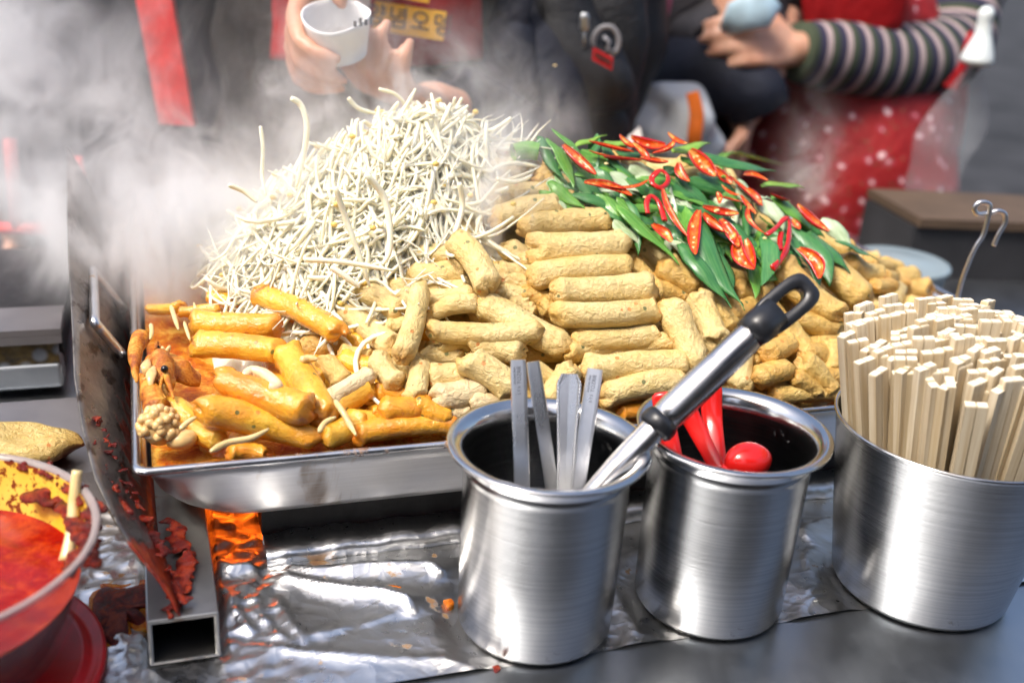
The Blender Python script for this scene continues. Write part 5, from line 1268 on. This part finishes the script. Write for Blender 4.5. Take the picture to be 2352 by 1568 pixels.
def figure(label, x, y, h, yaw, arms, coat, legs, hair=True, wid=1.):
    """one standing person: continuous body, garments as children; arms = [(elbow, wrist, hand...)]"""
    o = empty("person", (x, y, GZ), label, "person")
    g0 = V3(x, y, GZ); f = V3(math.sin(yaw), -math.cos(yaw), 0); s = V3(math.cos(yaw), math.sin(yaw), 0); k = h / 1.62
    b = MB()
    hip, chest, neck, headc = g0 + Z3 * .86 * k, g0 + Z3 * 1.20 * k, g0 + Z3 * 1.38 * k, g0 + Z3 * 1.50 * k + f * .02
    b.tube([hip - Z3 * .12 * k, hip, g0 + Z3 * 1.02 * k, chest, g0 + Z3 * 1.32 * k, neck], [.13, .16, .145, .16, .12, .06], 20, flat=.7, up=f)
    caps(b, [neck - Z3 * .05, headc - Z3 * .06], .055, 14)
    b.ball(headc + Z3 * .03, (.082, .095, .118), 0, 20, 14); caps(b, [headc + f * .088 + Z3 * .035, headc + f * .104 + Z3 * .005], [.010, .016], 8)
    for q in (-1, 1): b.ball(headc + s * q * .084 + Z3 * .02, (.014, .018, .03), 0, 8, 6); b.ball(headc + s * q * .032 + f * .086 + Z3 * .04, (.014, .008, .008), 0, 8, 6)
    caps(b, [headc + f * .088 - s * .022 - Z3 * .035, headc + f * .092 - Z3 * .033, headc + f * .088 + s * .022 - Z3 * .035], .008, 8)
    for q in (-1, 1):
        caps(b, [hip + s * q * .085 - Z3 * .05, g0 + s * q * .09 + Z3 * .46 * k, g0 + s * q * .09 + Z3 * .09], [.085, .06, .045], 14)
        caps(b, [g0 + s * q * .09 + Z3 * .045, g0 + s * q * .10 + f * .15 + Z3 * .04], [.042, .036], 12)
    sh = []
    for (sd, el, wr, *hd) in arms:
        S = g0 + Z3 * 1.30 * k + s * sd * .185; el = np.asarray(el); wr = np.asarray(wr); sh.append((S, el, wr))
        caps(b, [g0 + Z3 * 1.30 * k + s * sd * .10, S, el, wr], [.055, .05, .038, .026], 14)
        hand(b, wr, *hd)
    remesh("body", b, M['skin'], o, .0055)
    if hair:
        b = MB(); b.ball(headc + Z3 * .05 - f * .018, (.093, .10, .112), 0, 24, 16)
        b.F = [q for q in b.F if not (np.mean([b.V[i] for i in q], 0) - headc) @ f > .035 + .4 * max(0, (np.mean([b.V[i] for i in q], 0) - headc)[2] - .06)]
        b.build("hair", M['hair'], o)
    garment("jacket", [hip - Z3 * .08, g0 + Z3 * .95 * k, g0 + Z3 * 1.08 * k, g0 + Z3 * 1.22 * k, g0 + Z3 * 1.335 * k, neck + Z3 * .01], [.205 * wid, .21 * wid, .20 * wid, .20 * wid, .15 * wid, .075], coat, o, [.72] * 6, f, seed=abs(int(x * 50)) + 7, wr=.09)
    for q in (-1, 1):
        garment("trouser_leg", [hip + s * q * .085 - Z3 * .02, g0 + s * q * .09 + Z3 * .46 * k, g0 + s * q * .09 + Z3 * .11], [.105, .085, .072], legs, o, seed=3 + q, wr=.08)
        b = MB(); caps(b, [g0 + s * q * .09 + Z3 * .047 - f * .03, g0 + s * q * .10 + f * .16 + Z3 * .045], [.05, .044], 14); b.build("shoe", M['black_plastic'], o)
    return o, g0, f, s, k, sh
# the seller with the red apron, paper cup in both hands
X0 = V3(1, 0, 0)
hw1, hw2 = aty(722, -40, 1.15), aty(990, 240, 1.17)
a1 = (-1, aty(690, -330, 1.32), hw1, aty(640, 190, 1.03) - hw1, V3(1, .05, -.15), V3(.2, -1, .3), 1.15)
a2 = (1, aty(1240, 330, 1.36), hw2, aty(800, 165, 1.05) - hw2, V3(-.25, -.1, -1.) * -1 + V3(0, .3, 0), V3(0, .2, 1), 1.2)
o, g0, f, s, k, sh = figure("person in a dark jacket and red apron holding a white paper cup in both hands", -.215, 1.47, 1.58, R(6), [a1, a2], M['brown_coat'], M['trouser'])
garment("sleeve", [sh[0][0], sh[0][1], sh[0][1] + (sh[0][2] - sh[0][1]) * .80], [.085, .072, .055], M['brown_coat'], o, seed=14, wr=.1)
garment("sleeve", [sh[1][0], sh[1][1], sh[1][1] + (sh[1][2] - sh[1][1]) * .84], [.085, .065, .048], M['navy'], o, seed=15, wr=.12)
# apron front with the yellow strips, a curved sheet in front of the jacket
def onto(px, py, y): return aty(px, py, y)
V = []; nA_, mA_ = 30, 24
for j in range(mA_ + 1):
    for i in range(nA_ + 1):
        t, q = i / nA_, j / mA_
        px = 632 + (1098 - 632) * t + 14 * q * (t - .5); py = -260 + (136 + 16 * math.sin(t * 3.0) + 260) * q
        V.append(onto(px, py, 1.292 + .05 * (2 * t - 1) ** 2) + V3(0, .006, 0) * nz(V3(t, q, 0), 5, 9))
F = [(j * (nA_ + 1) + i, j * (nA_ + 1) + i + 1, (j + 1) * (nA_ + 1) + i + 1, (j + 1) * (nA_ + 1) + i) for j in range(mA_) for i in range(nA_)]
ap = link("apron", mesh("apron", V, F, M['red_cloth']), o); so_ = ap.modifiers.new("cloth", 'SOLIDIFY'); so_.thickness = .003
def label_strip(c0, c1, hpx, y, txt, size, m, par, dz):
    a, b_ = aty(*c0, y), aty(*c1, y); x = (b_ - a) / np.linalg.norm(b_ - a); dn = aty(c0[0] - hpx * .18, c0[1] + hpx, y) - a; dn = dn - x * (dn @ x); hgt = np.linalg.norm(dn); dn /= hgt; nn = np.cross(dn, x); nn = nn if nn @ (EYE - a) > 0 else -nn
    q = MB(); q.box(a + nn * dz, b_ - a, dn * hgt, nn * .0015); lb = q.build("yellow_strip", M['yellow_label'], par, False)
    if txt: link("lettering", text_mesh(txt, size * hgt, M['ink'], .0004, 1.12), lb, fr(x, -dn, (a + b_) / 2 + dn * hgt * .5 + nn * (dz + .0022)))
label_strip((862, 2), (1026, 28), 66, 1.272, "양념오뎅", .80, M['ink'], ap, 0.)
label_strip((868, -62), (992, -38), 46, 1.268, "", .8, M['ink'], ap, 0.)
q = MB()
for i in range(6):                                   # white print on the red cloth, cut by the frame
    a = aty(748 + i * 18, -20, 1.262); q.box(a, V3(.006 if i % 2 else .009, 0, 0), aty(748 + i * 18, 16, 1.262) - a, V3(0, -.001, 0))
q.build("white_print", M['paper'], ap, False)
# paper cup
ct, cb = aty(772, 34, 1.045), aty(782, 122, 1.06); ax = (ct - cb) / np.linalg.norm(ct - cb)
s1 = np.cross(ax, V3(0, 1, 0)); s1 /= np.linalg.norm(s1); s2 = np.cross(ax, s1); V = []; K = 48
for t, r in ((0, .024), (.5, .0275), (.85, .030), (1., .031)):
    for j in range(K):
        a = 2 * math.pi * j / K; sq = 1 + .04 * math.cos(2 * a) - (.16 * math.exp(-((a - 4.0) / .25) ** 2) if t > .6 else 0)
        V.append(cb + (ct - cb) * (t + (.05 * math.cos(2 * a + .6) if t == 1 else 0)) + (s1 * math.cos(a) * sq + s2 * math.sin(a) / sq) * r)
F = [(i * K + j, i * K + (j + 1) % K, (i + 1) * K + (j + 1) % K, (i + 1) * K + j) for i in range(3) for j in range(K)] + [tuple(range(K))]
cu_ = link("paper_cup", mesh("paper_cup", V, F, M['paper'])); so_ = cu_.modifiers.new("paper", 'SOLIDIFY'); so_.thickness = .0012
tag(cu_, "crumpled white paper cup held in both hands above the bean sprouts", "cup")
q = MB(); a = aty(812, 62, 1.003)
for i in range(4): q.box(a + V3(.0045 * i, .006 * i * .3, .0008 * i), V3(.0028, 0, 0), V3(0, 0, .005 + .002 * (i % 2)), V3(0, .001, 0))
q.build("grey_print", M['ink_grey'], cu_, False)

# black padded jacket customer
aB = [(1, V3(.08, 1.66, .13), V3(.02, 1.54, .04), V3(-.8, -.2, -.2), V3(0, 0, -1), V3(0, -1, 0), .8), (-1, V3(-.25, 1.62, .12), V3(-.15, 1.47, .06), V3(.6, -.3, -.1), V3(0, 0, -1), V3(0, -1, 0), .8)]
o, g0, f, s, k, sh = figure("person in a padded black jacket with a small red tag, beside the red apron", -.07, 1.60, 1.62, R(-4), aB, M['black_jacket'], M['navy'], wid=.82)
garment("sleeve", [sh[0][0], sh[0][1], sh[0][2]], [.085, .08, .06], M['black_jacket'], o, seed=24, wr=.14)
garment("sleeve", [aty(1010, 20, 1.52), aty(1090, 170, 1.44), aty(1190, 250, 1.40), aty(1290, 330, 1.44)], [.075, .07, .065, .055], M['navy'], o, seed=25, wr=.2, f=30)
garment("jacket_fold", [aty(1250, -60, 1.44), aty(1300, 120, 1.40), aty(1260, 240, 1.40), aty(1330, 340, 1.44)], [.07, .075, .065, .06], M['black_jacket'], o, [.6] * 4, V3(0, -1, 0), seed=26, wr=.22, f=26)
garment("jacket_panel", [aty(1400, -120, 1.46), aty(1404, 60, 1.43), aty(1385, 200, 1.43), aty(1350, 330, 1.46)], [.055, .055, .055, .06], M['black_jacket'], o, [.7] * 4, V3(0, -1, 0), seed=28, wr=.12, f=20)
garment("strap", [aty(1205, -40, 1.37), aty(1180, 60, 1.36), aty(1115, 120, 1.37), aty(1060, 150, 1.38)], [.014] * 4, M['navy'], o, [.3] * 4, V3(0, -1, .3), seed=27, wr=.05)
q = MB(); za = aty(1343, 30, 1.352); zb = aty(1341, 108, 1.36)
q.tube(np.linspace(za, za + (zb - za) * .55, 5), [.004, .0065, .0055, .0065, .004], 10, flat=.4, up=(0, -1, 0)); q.tube([za + (zb - za) * .5, zb], [.0015, .0015], 8); q.build("zip_pull", M['galv'], o)
q = MB(); rc = aty(1392, 97, 1.368); ring = [rc + V3(math.cos(t) * .0155, -.001, math.sin(t) * .0185) for t in np.linspace(0, 2 * math.pi, 25)]
q.tube(ring, .0032, 8, 0, False, .4, (0, -1, 0)); q.tube([rc + V3(-.004, -.001, .006), rc + V3(.004, -.001, .001), rc + V3(.002, -.001, -.008), rc + V3(.012, -.001, -.012)], .0026, 8); q.build("ring_emblem", M['grey_print'], o)
a = aty(1362, 108, 1.335); q = MB(); q.box(a, aty(1408, 132, 1.33) - a, aty(1360, 138, 1.335) - a, V3(0, -.0015, 0)); lb = q.build("red_tag", M['red_cloth'], o, False)
q = MB()
for i in range(5): q.box(a + (aty(1408, 132, 1.33) - a) * (.12 + .16 * i) + (aty(1360, 138, 1.335) - a) * .3 + V3(0, -.003, 0), V3(.003, 0, -.001), (aty(1360, 138, 1.335) - a) * .35, V3(0, -.0008, 0))
q.build("tag_print", M['dark_void'], lb, False)

# charcoal coat customer with a folded dark sleeve
aC = [(1, aty(1745, 175, 1.72), aty(1712, 262, 1.72), V3(-.1, -.15, -1), V3(-1, 0, 0), V3(0, -1, 0), .7), (-1, aty(1420, 130, 1.95), aty(1500, 190, 1.8), V3(1, -.1, -.1), V3(0, 0, -1), V3(0, -1, 0), .8)]
o, g0, f, s, k, sh = figure("person in a charcoal coat with a thick dark sleeve bent down, behind the scallions", .27, 2.08, 1.60, R(-8), aC, M['grey_coat'], M['trouser'])
garment("sleeve", [aty(1490, 178, 1.80), aty(1560, 165, 1.76), aty(1650, 172, 1.72), aty(1722, 205, 1.70), aty(1745, 250, 1.70)], [.052, .058, .058, .052, .045], M['navy'], o, seed=34, wr=.12, f=26)
garment("sleeve", [aty(1800, -90, 1.95), aty(1650, 60, 1.86), aty(1700, 130, 1.80), aty(1750, 170, 1.75)], [.10, .11, .10, .06], M['grey_coat'], o, seed=35, wr=.15, f=24)
garment("coat_front", [aty(1560, -150, 1.92), aty(1550, 0, 1.86), aty(1530, 120, 1.83), aty(1500, 240, 1.86)], [.12, .13, .12, .10], M['grey_coat'], o, [.6] * 4, V3(0, -1, 0), seed=36, wr=.16, f=22)
garment("scarf", [aty(1500, -60, 1.70), aty(1490, 30, 1.69), aty(1470, 85, 1.70)], [.035, .03, .022], M['pink_cloth'], o, [.5] * 3, V3(0, -1, 0), seed=37)
garment("scarf_end", [aty(1410, 235, 1.62), aty(1392, 290, 1.60), aty(1372, 350, 1.60)], [.016, .020, .022], M['pink_cloth'], o, [.4] * 3, V3(0, -1, 0), seed=38)
# carrier bag with an orange strap
bg = empty("carrier_bag", aty(1540, 350, 1.62), "translucent grey carrier bag with an orange strap, behind the scallions", "bag")
garment("bag_film", [aty(1540, 215, 1.68), aty(1545, 260, 1.66), aty(1545, 330, 1.65), aty(1545, 420, 1.66)], [.055, .085, .088, .075], M['bag_white'], bg, [.7] * 4, V3(0, -1, 0), seed=44, wr=.25, f=30)
garment("strap", [aty(1590, 212, 1.57), aty(1600, 260, 1.565), aty(1596, 310, 1.56), aty(1592, 360, 1.565)], [.009, .010, .010, .010], M['orange_strap'], bg, [.35] * 4, V3(0, -1, 0), seed=45, wr=.02, cap=True)
q = MB(); a = aty(1440, 318, 1.35); q.box(a, aty(1470, 292, 1.35) - a, V3(.004, -.002, -.012), V3(0, .003, 0))
tag(q.build("paper_scrap", M['paper'], smooth=False), "small white paper scrap behind the topmost chili slices", "paper")

# seller in the red floral apron with striped sleeves
wD, eD = aty(1822, 112, 1.73), aty(2150, 140, 1.86)
wD2 = aty(1632, 128, 1.80)
aD = [(1, eD, wD, aty(1690, 88, 1.66) - wD, V3(-.3, .9, -.5), V3(0, -.2, 1), .9), (-1, aty(1700, 175, 2.00), wD2, aty(1662, 30, 1.73) - wD2, V3(1, .2, .1), V3(.3, -1, .2), .9)]
o, g0, f, s, k, sh = figure("person in a red floral apron and striped sleeves folding a light blue wrapper", .60, 2.06, 1.58, R(16), aD, M['red_cloth'], M['trouser'])
garment("striped_sleeve", [sh[0][0], aty(2200, 10, 1.97), aty(2170, 120, 1.90), aty(2080, 148, 1.83), aty(1950, 132, 1.78), aty(1828, 113, 1.74)], [.075, .070, .068, .058, .053, .046], M['stripes'], o, seed=54, wr=.05, n=90)
garment("sleeve", [sh[1][0], sh[1][1], sh[1][1] + (sh[1][2] - sh[1][1]) * .75], [.08, .07, .05], M['stripes'], o, seed=55, wr=.06)
garment("floral_apron", [aty(1955, -190, 1.96), aty(1950, 0, 1.93), aty(1945, 180, 1.90), aty(1940, 330, 1.86), aty(1925, 480, 1.84), aty(1905, 640, 1.84), aty(1880, 850, 1.86)], [.10, .135, .168, .19, .195, .19, .18], M['floral'], o, [.62] * 7, V3(0, -1, 0), seed=56, wr=.05, f=16)
garment("red_bib", [aty(1965, -160, 1.80), aty(1968, -40, 1.785), aty(1966, 60, 1.79), aty(1962, 100, 1.80)], [.09, .085, .075, .05], M['red_cloth'], o, [.25] * 4, V3(0, -1, 0), seed=57, wr=.04)
garment("apron_tie", [aty(2236, 60, 1.86), aty(2210, 130, 1.82), aty(2180, 205, 1.80)], [.012, .018, .014], M['red_cloth'], o, [.4] * 3, V3(0, -1, 0), seed=58)
q = MB(); a = aty(1690, 5, 1.78); q.tube([aty(1664, 72, 1.67), aty(1692, 40, 1.66), aty(1745, 20, 1.66), aty(1764, -8, 1.67)], [.010, .024, .030, .026], 14, flat=.35, up=(0, -1, .3)); 
wp = tag(q.build("blue_wrapper", M['blue_paper']), "light blue paper wrapper between the hands of the person in the floral apron", "wrapper")
# hanging clear bag with a white knotted top
hb = empty("hanging_bag", aty(2215, 420, 1.60), "clear plastic bag hanging from a white drop shaped knob at the right", "bag")
q = MB(); q.tube(spline([aty(2270, 15, 1.6), aty(2262, 50, 1.6), aty(2256, 90, 1.6), aty(2246, 130, 1.6), aty(2240, 152, 1.6)], 20), np.interp(np.linspace(0, 1, 20), [0, .12, .28, .45, .70, .82, .93, 1], [.005, .0115, .0095, .012, .021, .0235, .020, .010]), 20); q.build("knob", M['white_plastic'], hb)
garment("bag_film", [aty(2238, 150, 1.61), aty(2215, 230, 1.62), aty(2180, 330, 1.62), aty(2150, 430, 1.62), aty(2140, 480, 1.62)], [.012, .035, .05, .045, .02], M['bag_clear'], hb, [.5] * 5, V3(0, -1, 0), seed=64, wr=.2, f=28)

# unseen figures added behind the camera as dark shapes mirrored in the pots
for (lab, x, y, yaw, coat) in (("unseen figure in a black jacket added behind the photographer to darken reflections in the pots", .06, -.62, R(180), M['black_jacket']),
                               ("unseen figure in a brown coat added at the right to darken reflections in the pots", 1.02, -.28, R(205), M['brown_coat'])):
    fx = V3(math.sin(yaw), -math.cos(yaw), 0); sx = V3(math.cos(yaw), math.sin(yaw), 0); p0 = V3(x, y, GZ)
    ar = [(q, p0 + sx * q * .23 + Z3 * 1.02 - fx * .02, p0 + sx * q * .20 + Z3 * .82 + fx * .10, V3(0, 0, -1) + fx * .3, -sx * q, fx, .7) for q in (-1, 1)]
    o, g0, f, s, k, sh = figure(lab, x, y, 1.60, yaw, ar, coat, M['trouser'])
    for a in sh: garment("sleeve", [a[0], a[1], a[1] + (a[2] - a[1]) * .85], [.085, .075, .06], coat, o, seed=80, wr=.1)
# ------------------------------------------------------------------ things behind and left of the tray
sa = aty(300, -60, 1.30); sb_ = aty(365, 285, 1.30); q = MB(); w_ = .021
q.box(sa, V3(w_ * 2, 0, 0), sb_ - sa, V3(0, .012, 0)); 
tag(q.build("red_post", M['red_paint'], smooth=False), "flat red painted post leaning behind the steam", "post")
rf = empty("red_stand", aty(60, 540, 1.25), "red metal stand half lost in the steam at the left", "stand")
q = MB(); q.tube([aty(-120, 522, 1.22), aty(250, 528, 1.22)], .0075, 12); q.build("rail", M['red_paint'], rf)
q = MB(); q.tube([aty(22, 320, 1.22), aty(40, 530, 1.22)], .0075, 12); q.build("post", M['red_paint'], rf)
q = MB(); q.tube([aty(180, 360, 1.30), aty(205, 528, 1.30)], .005, 12); q.build("post", M['red_paint'], rf)
q = MB(); q.tube([aty(-100, 686, 1.16), aty(170, 690, 1.16)], .003, 10); q.build("lower_rail", M['red_plastic_dull'], rf)
# neighbouring cooking stand: flat ledge, greasy panel, galvanised rail, shaded hollow built as dark boxes
nf = .985
zl, zr, zg, zv = atn(80, 746, nf)[2], atn(80, 830, nf)[2], atn(80, 886, nf)[2], atn(80, 1010, nf)[2]
ns = empty("cooking_stand", W(-.35, nf, GZ), "greasy steel cooking stand next to the tray at the left", "cooking stand")
q = MB(); q.box(W(-.95, nf - .012, zl - .006), U * .872, N * .058, Z3 * .006); q.box(W(-.95, nf - .012, zl - .014), U * .872, N * .004, Z3 * .0078); q.build("ledge", M['ledge'], ns, False)
q = MB(); q.box(W(-.95, nf - .006, zr), U * .868, N * .006, Z3 * (zl - zr - .015)); q.build("greasy_panel", M['speckled'], ns, False)
q = MB(); q.box(W(-.95, nf - .008, zg), U * .870, N * .03, Z3 * (zr - zg)); rl = q.build("rail", M['galv'], ns, False); bv = rl.modifiers.new("edge", 'BEVEL'); bv.width = .004; bv.segments = 3
q = MB(); q.box(W(-.95, nf + .03, .0), U * .868, N * .006, Z3 * max(.02, zg - .001)); q.build("void_shade_plate", M['dark_void'], ns, False)  # dark sheet standing in for the shade below the rail
q = MB(); q.box(W(-.95, nf + .052, .001), U * .868, N * .26, Z3 * (zl - .03)); q.build("shade_box", M['soot'], ns, False)  # added dark box, gives the hollow behind the ledge its shade
# someone standing in the steam behind it
aE = [(1, V3(-.42, 1.78, .10), V3(-.44, 1.74, -.14), V3(0, -.1, -1), V3(-1, 0, 0), V3(0, -1, 0), .8), (-1, V3(-.86, 1.78, .10), V3(-.84, 1.74, -.14), V3(0, -.1, -1), V3(1, 0, 0), V3(0, -1, 0), .8)]
o, g0, f, s, k, sh = figure("person in dark navy clothes hidden in the steam at the left", -.64, 1.80, 1.65, R(10), aE, M['navy'], M['trouser'])
for a in sh: garment("sleeve", [a[0], a[1], a[1] + (a[2] - a[1]) * .8], [.085, .075, .06], M['navy'], o, seed=70, wr=.14)
# brown topped table with a grey front at the right, wire hook, pale plastic tub
tf = aty(2112, 522, 1.42); tz = tf[2]; q = MB()
tbl = empty("side_table", V3(tf[0] + .4, tf[1] + .2, GZ), "grey side table with a brown board top at the right", "table")
q.box(tf, V3(1.1, .12, 0), V3(-.03, .15, 0), V3(0, 0, .012)); q.build("board_top", M['cardboard'], tbl, False)
q = MB(); q.box(tf + V3(-.004, .006, -.003) + V3(0, 0, -.60), V3(1.1, .12, 0), V3(-.028, .138, 0), V3(0, 0, .60)); q.build("grey_front", M['grey_box'], tbl, False)
for dx in (.03, 1.0):
    q = MB(); q.box(V3(tf[0] + dx, tf[1] + .12, GZ), V3(.05, 0, 0), V3(0, .05, 0), V3(0, 0, tz - .604 - GZ)); q.build("leg", M['galv'], tbl, False)
hy = .93
hk = [(2190, 740), (2205, 660), (2226, 600), (2242, 565), (2258, 540), (2268, 505), (2274, 475), (2266, 466), (2248, 466), (2238, 478), (2246, 492), (2270, 490), (2292, 485), (2308, 492), (2308, 512), (2292, 540), (2282, 564)]
q = MB(); q.tube(spline([aty(x, y, hy + (.004 if i > 10 else 0)) for i, (x, y) in enumerate(hk)], 90), .0021, 10)
base = aty(2190, 740, hy); q.tube([base, base + V3(-.012, 0, -.10), base + V3(-.015, 0, -base[2] - .10 + .002 + .10 if False else -base[2] + .002)], .0021, 10)
tag(q.build("wire_hook", M['rod']), "bent steel wire hook standing behind the chopsticks", "hook")
q = MB(); c = atz(2085, 640, .06); q.lathe([(0, .0), (.045, .0), (.052, .004), (.058, .045), (.062, .050), (.060, .054), (.054, .052), (.030, .058), (0, .060)], 48)
tag(q.build("plastic_tub", M['blue_clear'], mw=Matrix.Translation((c[0] + .02, c[1] + .09, .0006)) @ Matrix.Scale(1.0, 4)), "pale blue lidded plastic tub beyond the right end of the tray", "tub")

# ------------------------------------------------------------------ steam
def steam(name, label, lo, hi, blobs, scale, lo_r, hi_r, dens, seed, floor=.02):
    b = MB(); lo, hi = np.array(lo), np.array(hi); d = hi - lo; b.box(lo, V3(d[0], 0, 0), V3(0, d[1], 0), V3(0, 0, d[2]))
    t = NT(name + "_volume"); t.t.nodes.remove(t.b); pos = t.n("NewGeometry").outputs["Position"]
    tot = None
    for (c, r, a) in blobs:
        v = t.vm('DIVIDE', t.vm('SUBTRACT', pos, tuple(map(float, c))), tuple(map(float, r))); l = t.vm('LENGTH', v)
        g_ = t.math('MULTIPLY', t.math('EXPONENT', t.math('MULTIPLY', t.math('MULTIPLY', l, l), -1.)), float(a)); tot = g_ if tot is None else t.math('ADD', tot, g_)
    co = t.vm('ADD', pos, (seed, seed * .7, 0)); warp = t.scale(t.vm('SUBTRACT', t.noise(co, scale * .6, 2, color=True), (.5, .5, .5)), .16)
    co = t.vm('MULTIPLY', t.vm('ADD', co, warp), (1.25, .8, .75))
    n = t.noise(co, scale, 5, .58, .6); rg = t.noise(t.vm('ADD', co, (4.1, 2.2, 1.7)), scale * 1.5, 4, .6, 1.2)
    rg = t.math('SUBTRACT', 1., t.math('MULTIPLY', t.math('ABSOLUTE', t.math('SUBTRACT', rg, .5)), 6.), clamp=True)      # thin filaments
    n = t.math('ADD', t.math('MULTIPLY', n, .86), t.math('MULTIPLY', rg, .11))
    mr = t.n("MapRange", interpolation_type='SMOOTHSTEP'); t.l(n, mr.inputs[0]); mr.inputs[1].default_value = lo_r; mr.inputs[2].default_value = hi_r
    dn = t.math('MULTIPLY', t.math('MULTIPLY', tot, t.math('ADD', mr.outputs[0], floor)), dens)
    pv = t.n("VolumePrincipled"); pv.inputs["Color"].default_value = (.94, .94, .945, 1); pv.inputs["Anisotropy"].default_value = .1; t.l(dn, pv.inputs["Density"]); t.l(pv.outputs[0], t.out.inputs["Volume"])
    o = b.build(name, t.m, smooth=False); tag(o, label, "steam", kind="stuff"); return o
def at(px, py, y): return aty(px, py, y)
steam("steam", "grey white steam rising from the sauced end of the tray and drifting left", (-.60, .81, .10), (.02, 1.20, .54),
      [(at(330, 480, .98), (.080, .06, .055), 1.1), (at(210, 570, .98), (.05, .05, .04), .7), (at(140, 350, 1.02), (.09, .06, .07), .55), (at(20, 120, 1.06), (.055, .06, .15), .55), (at(560, 590, .875), (.090, .03, .040), 2.4), (at(450, 560, .91), (.090, .045, .046), 2.1), (at(690, 640, .85), (.075, .025, .028), 1.8), (at(450, 260, 1.08), (.10, .06, .10), .26), (at(80, 650, 1.0), (.06, .05, .05), .25)],
      11., .45, .64, 42., 5.3, .10)
steam("steam_wisps", "thin wisps of steam over the bean sprouts and scallions", (-.24, .80, .15), (.56, 1.26, .46),
      [(at(800, 240, .99), (.10, .07, .055), 1.2), (at(960, 190, 1.0), (.07, .06, .05), .6), (at(560, 200, 1.08), (.10, .07, .08), .6), (at(1110, 420, .85), (.045, .03, .045), 3.), (at(960, 330, .87), (.06, .04, .04), 2.2), (at(700, 480, .86), (.08, .03, .05), 1.8), (at(1850, 420, 1.12), (.022, .05, .065), .6), (at(1230, 300, 1.05), (.04, .05, .03), .8)],
      16., .47, .66, 15., 8.7)
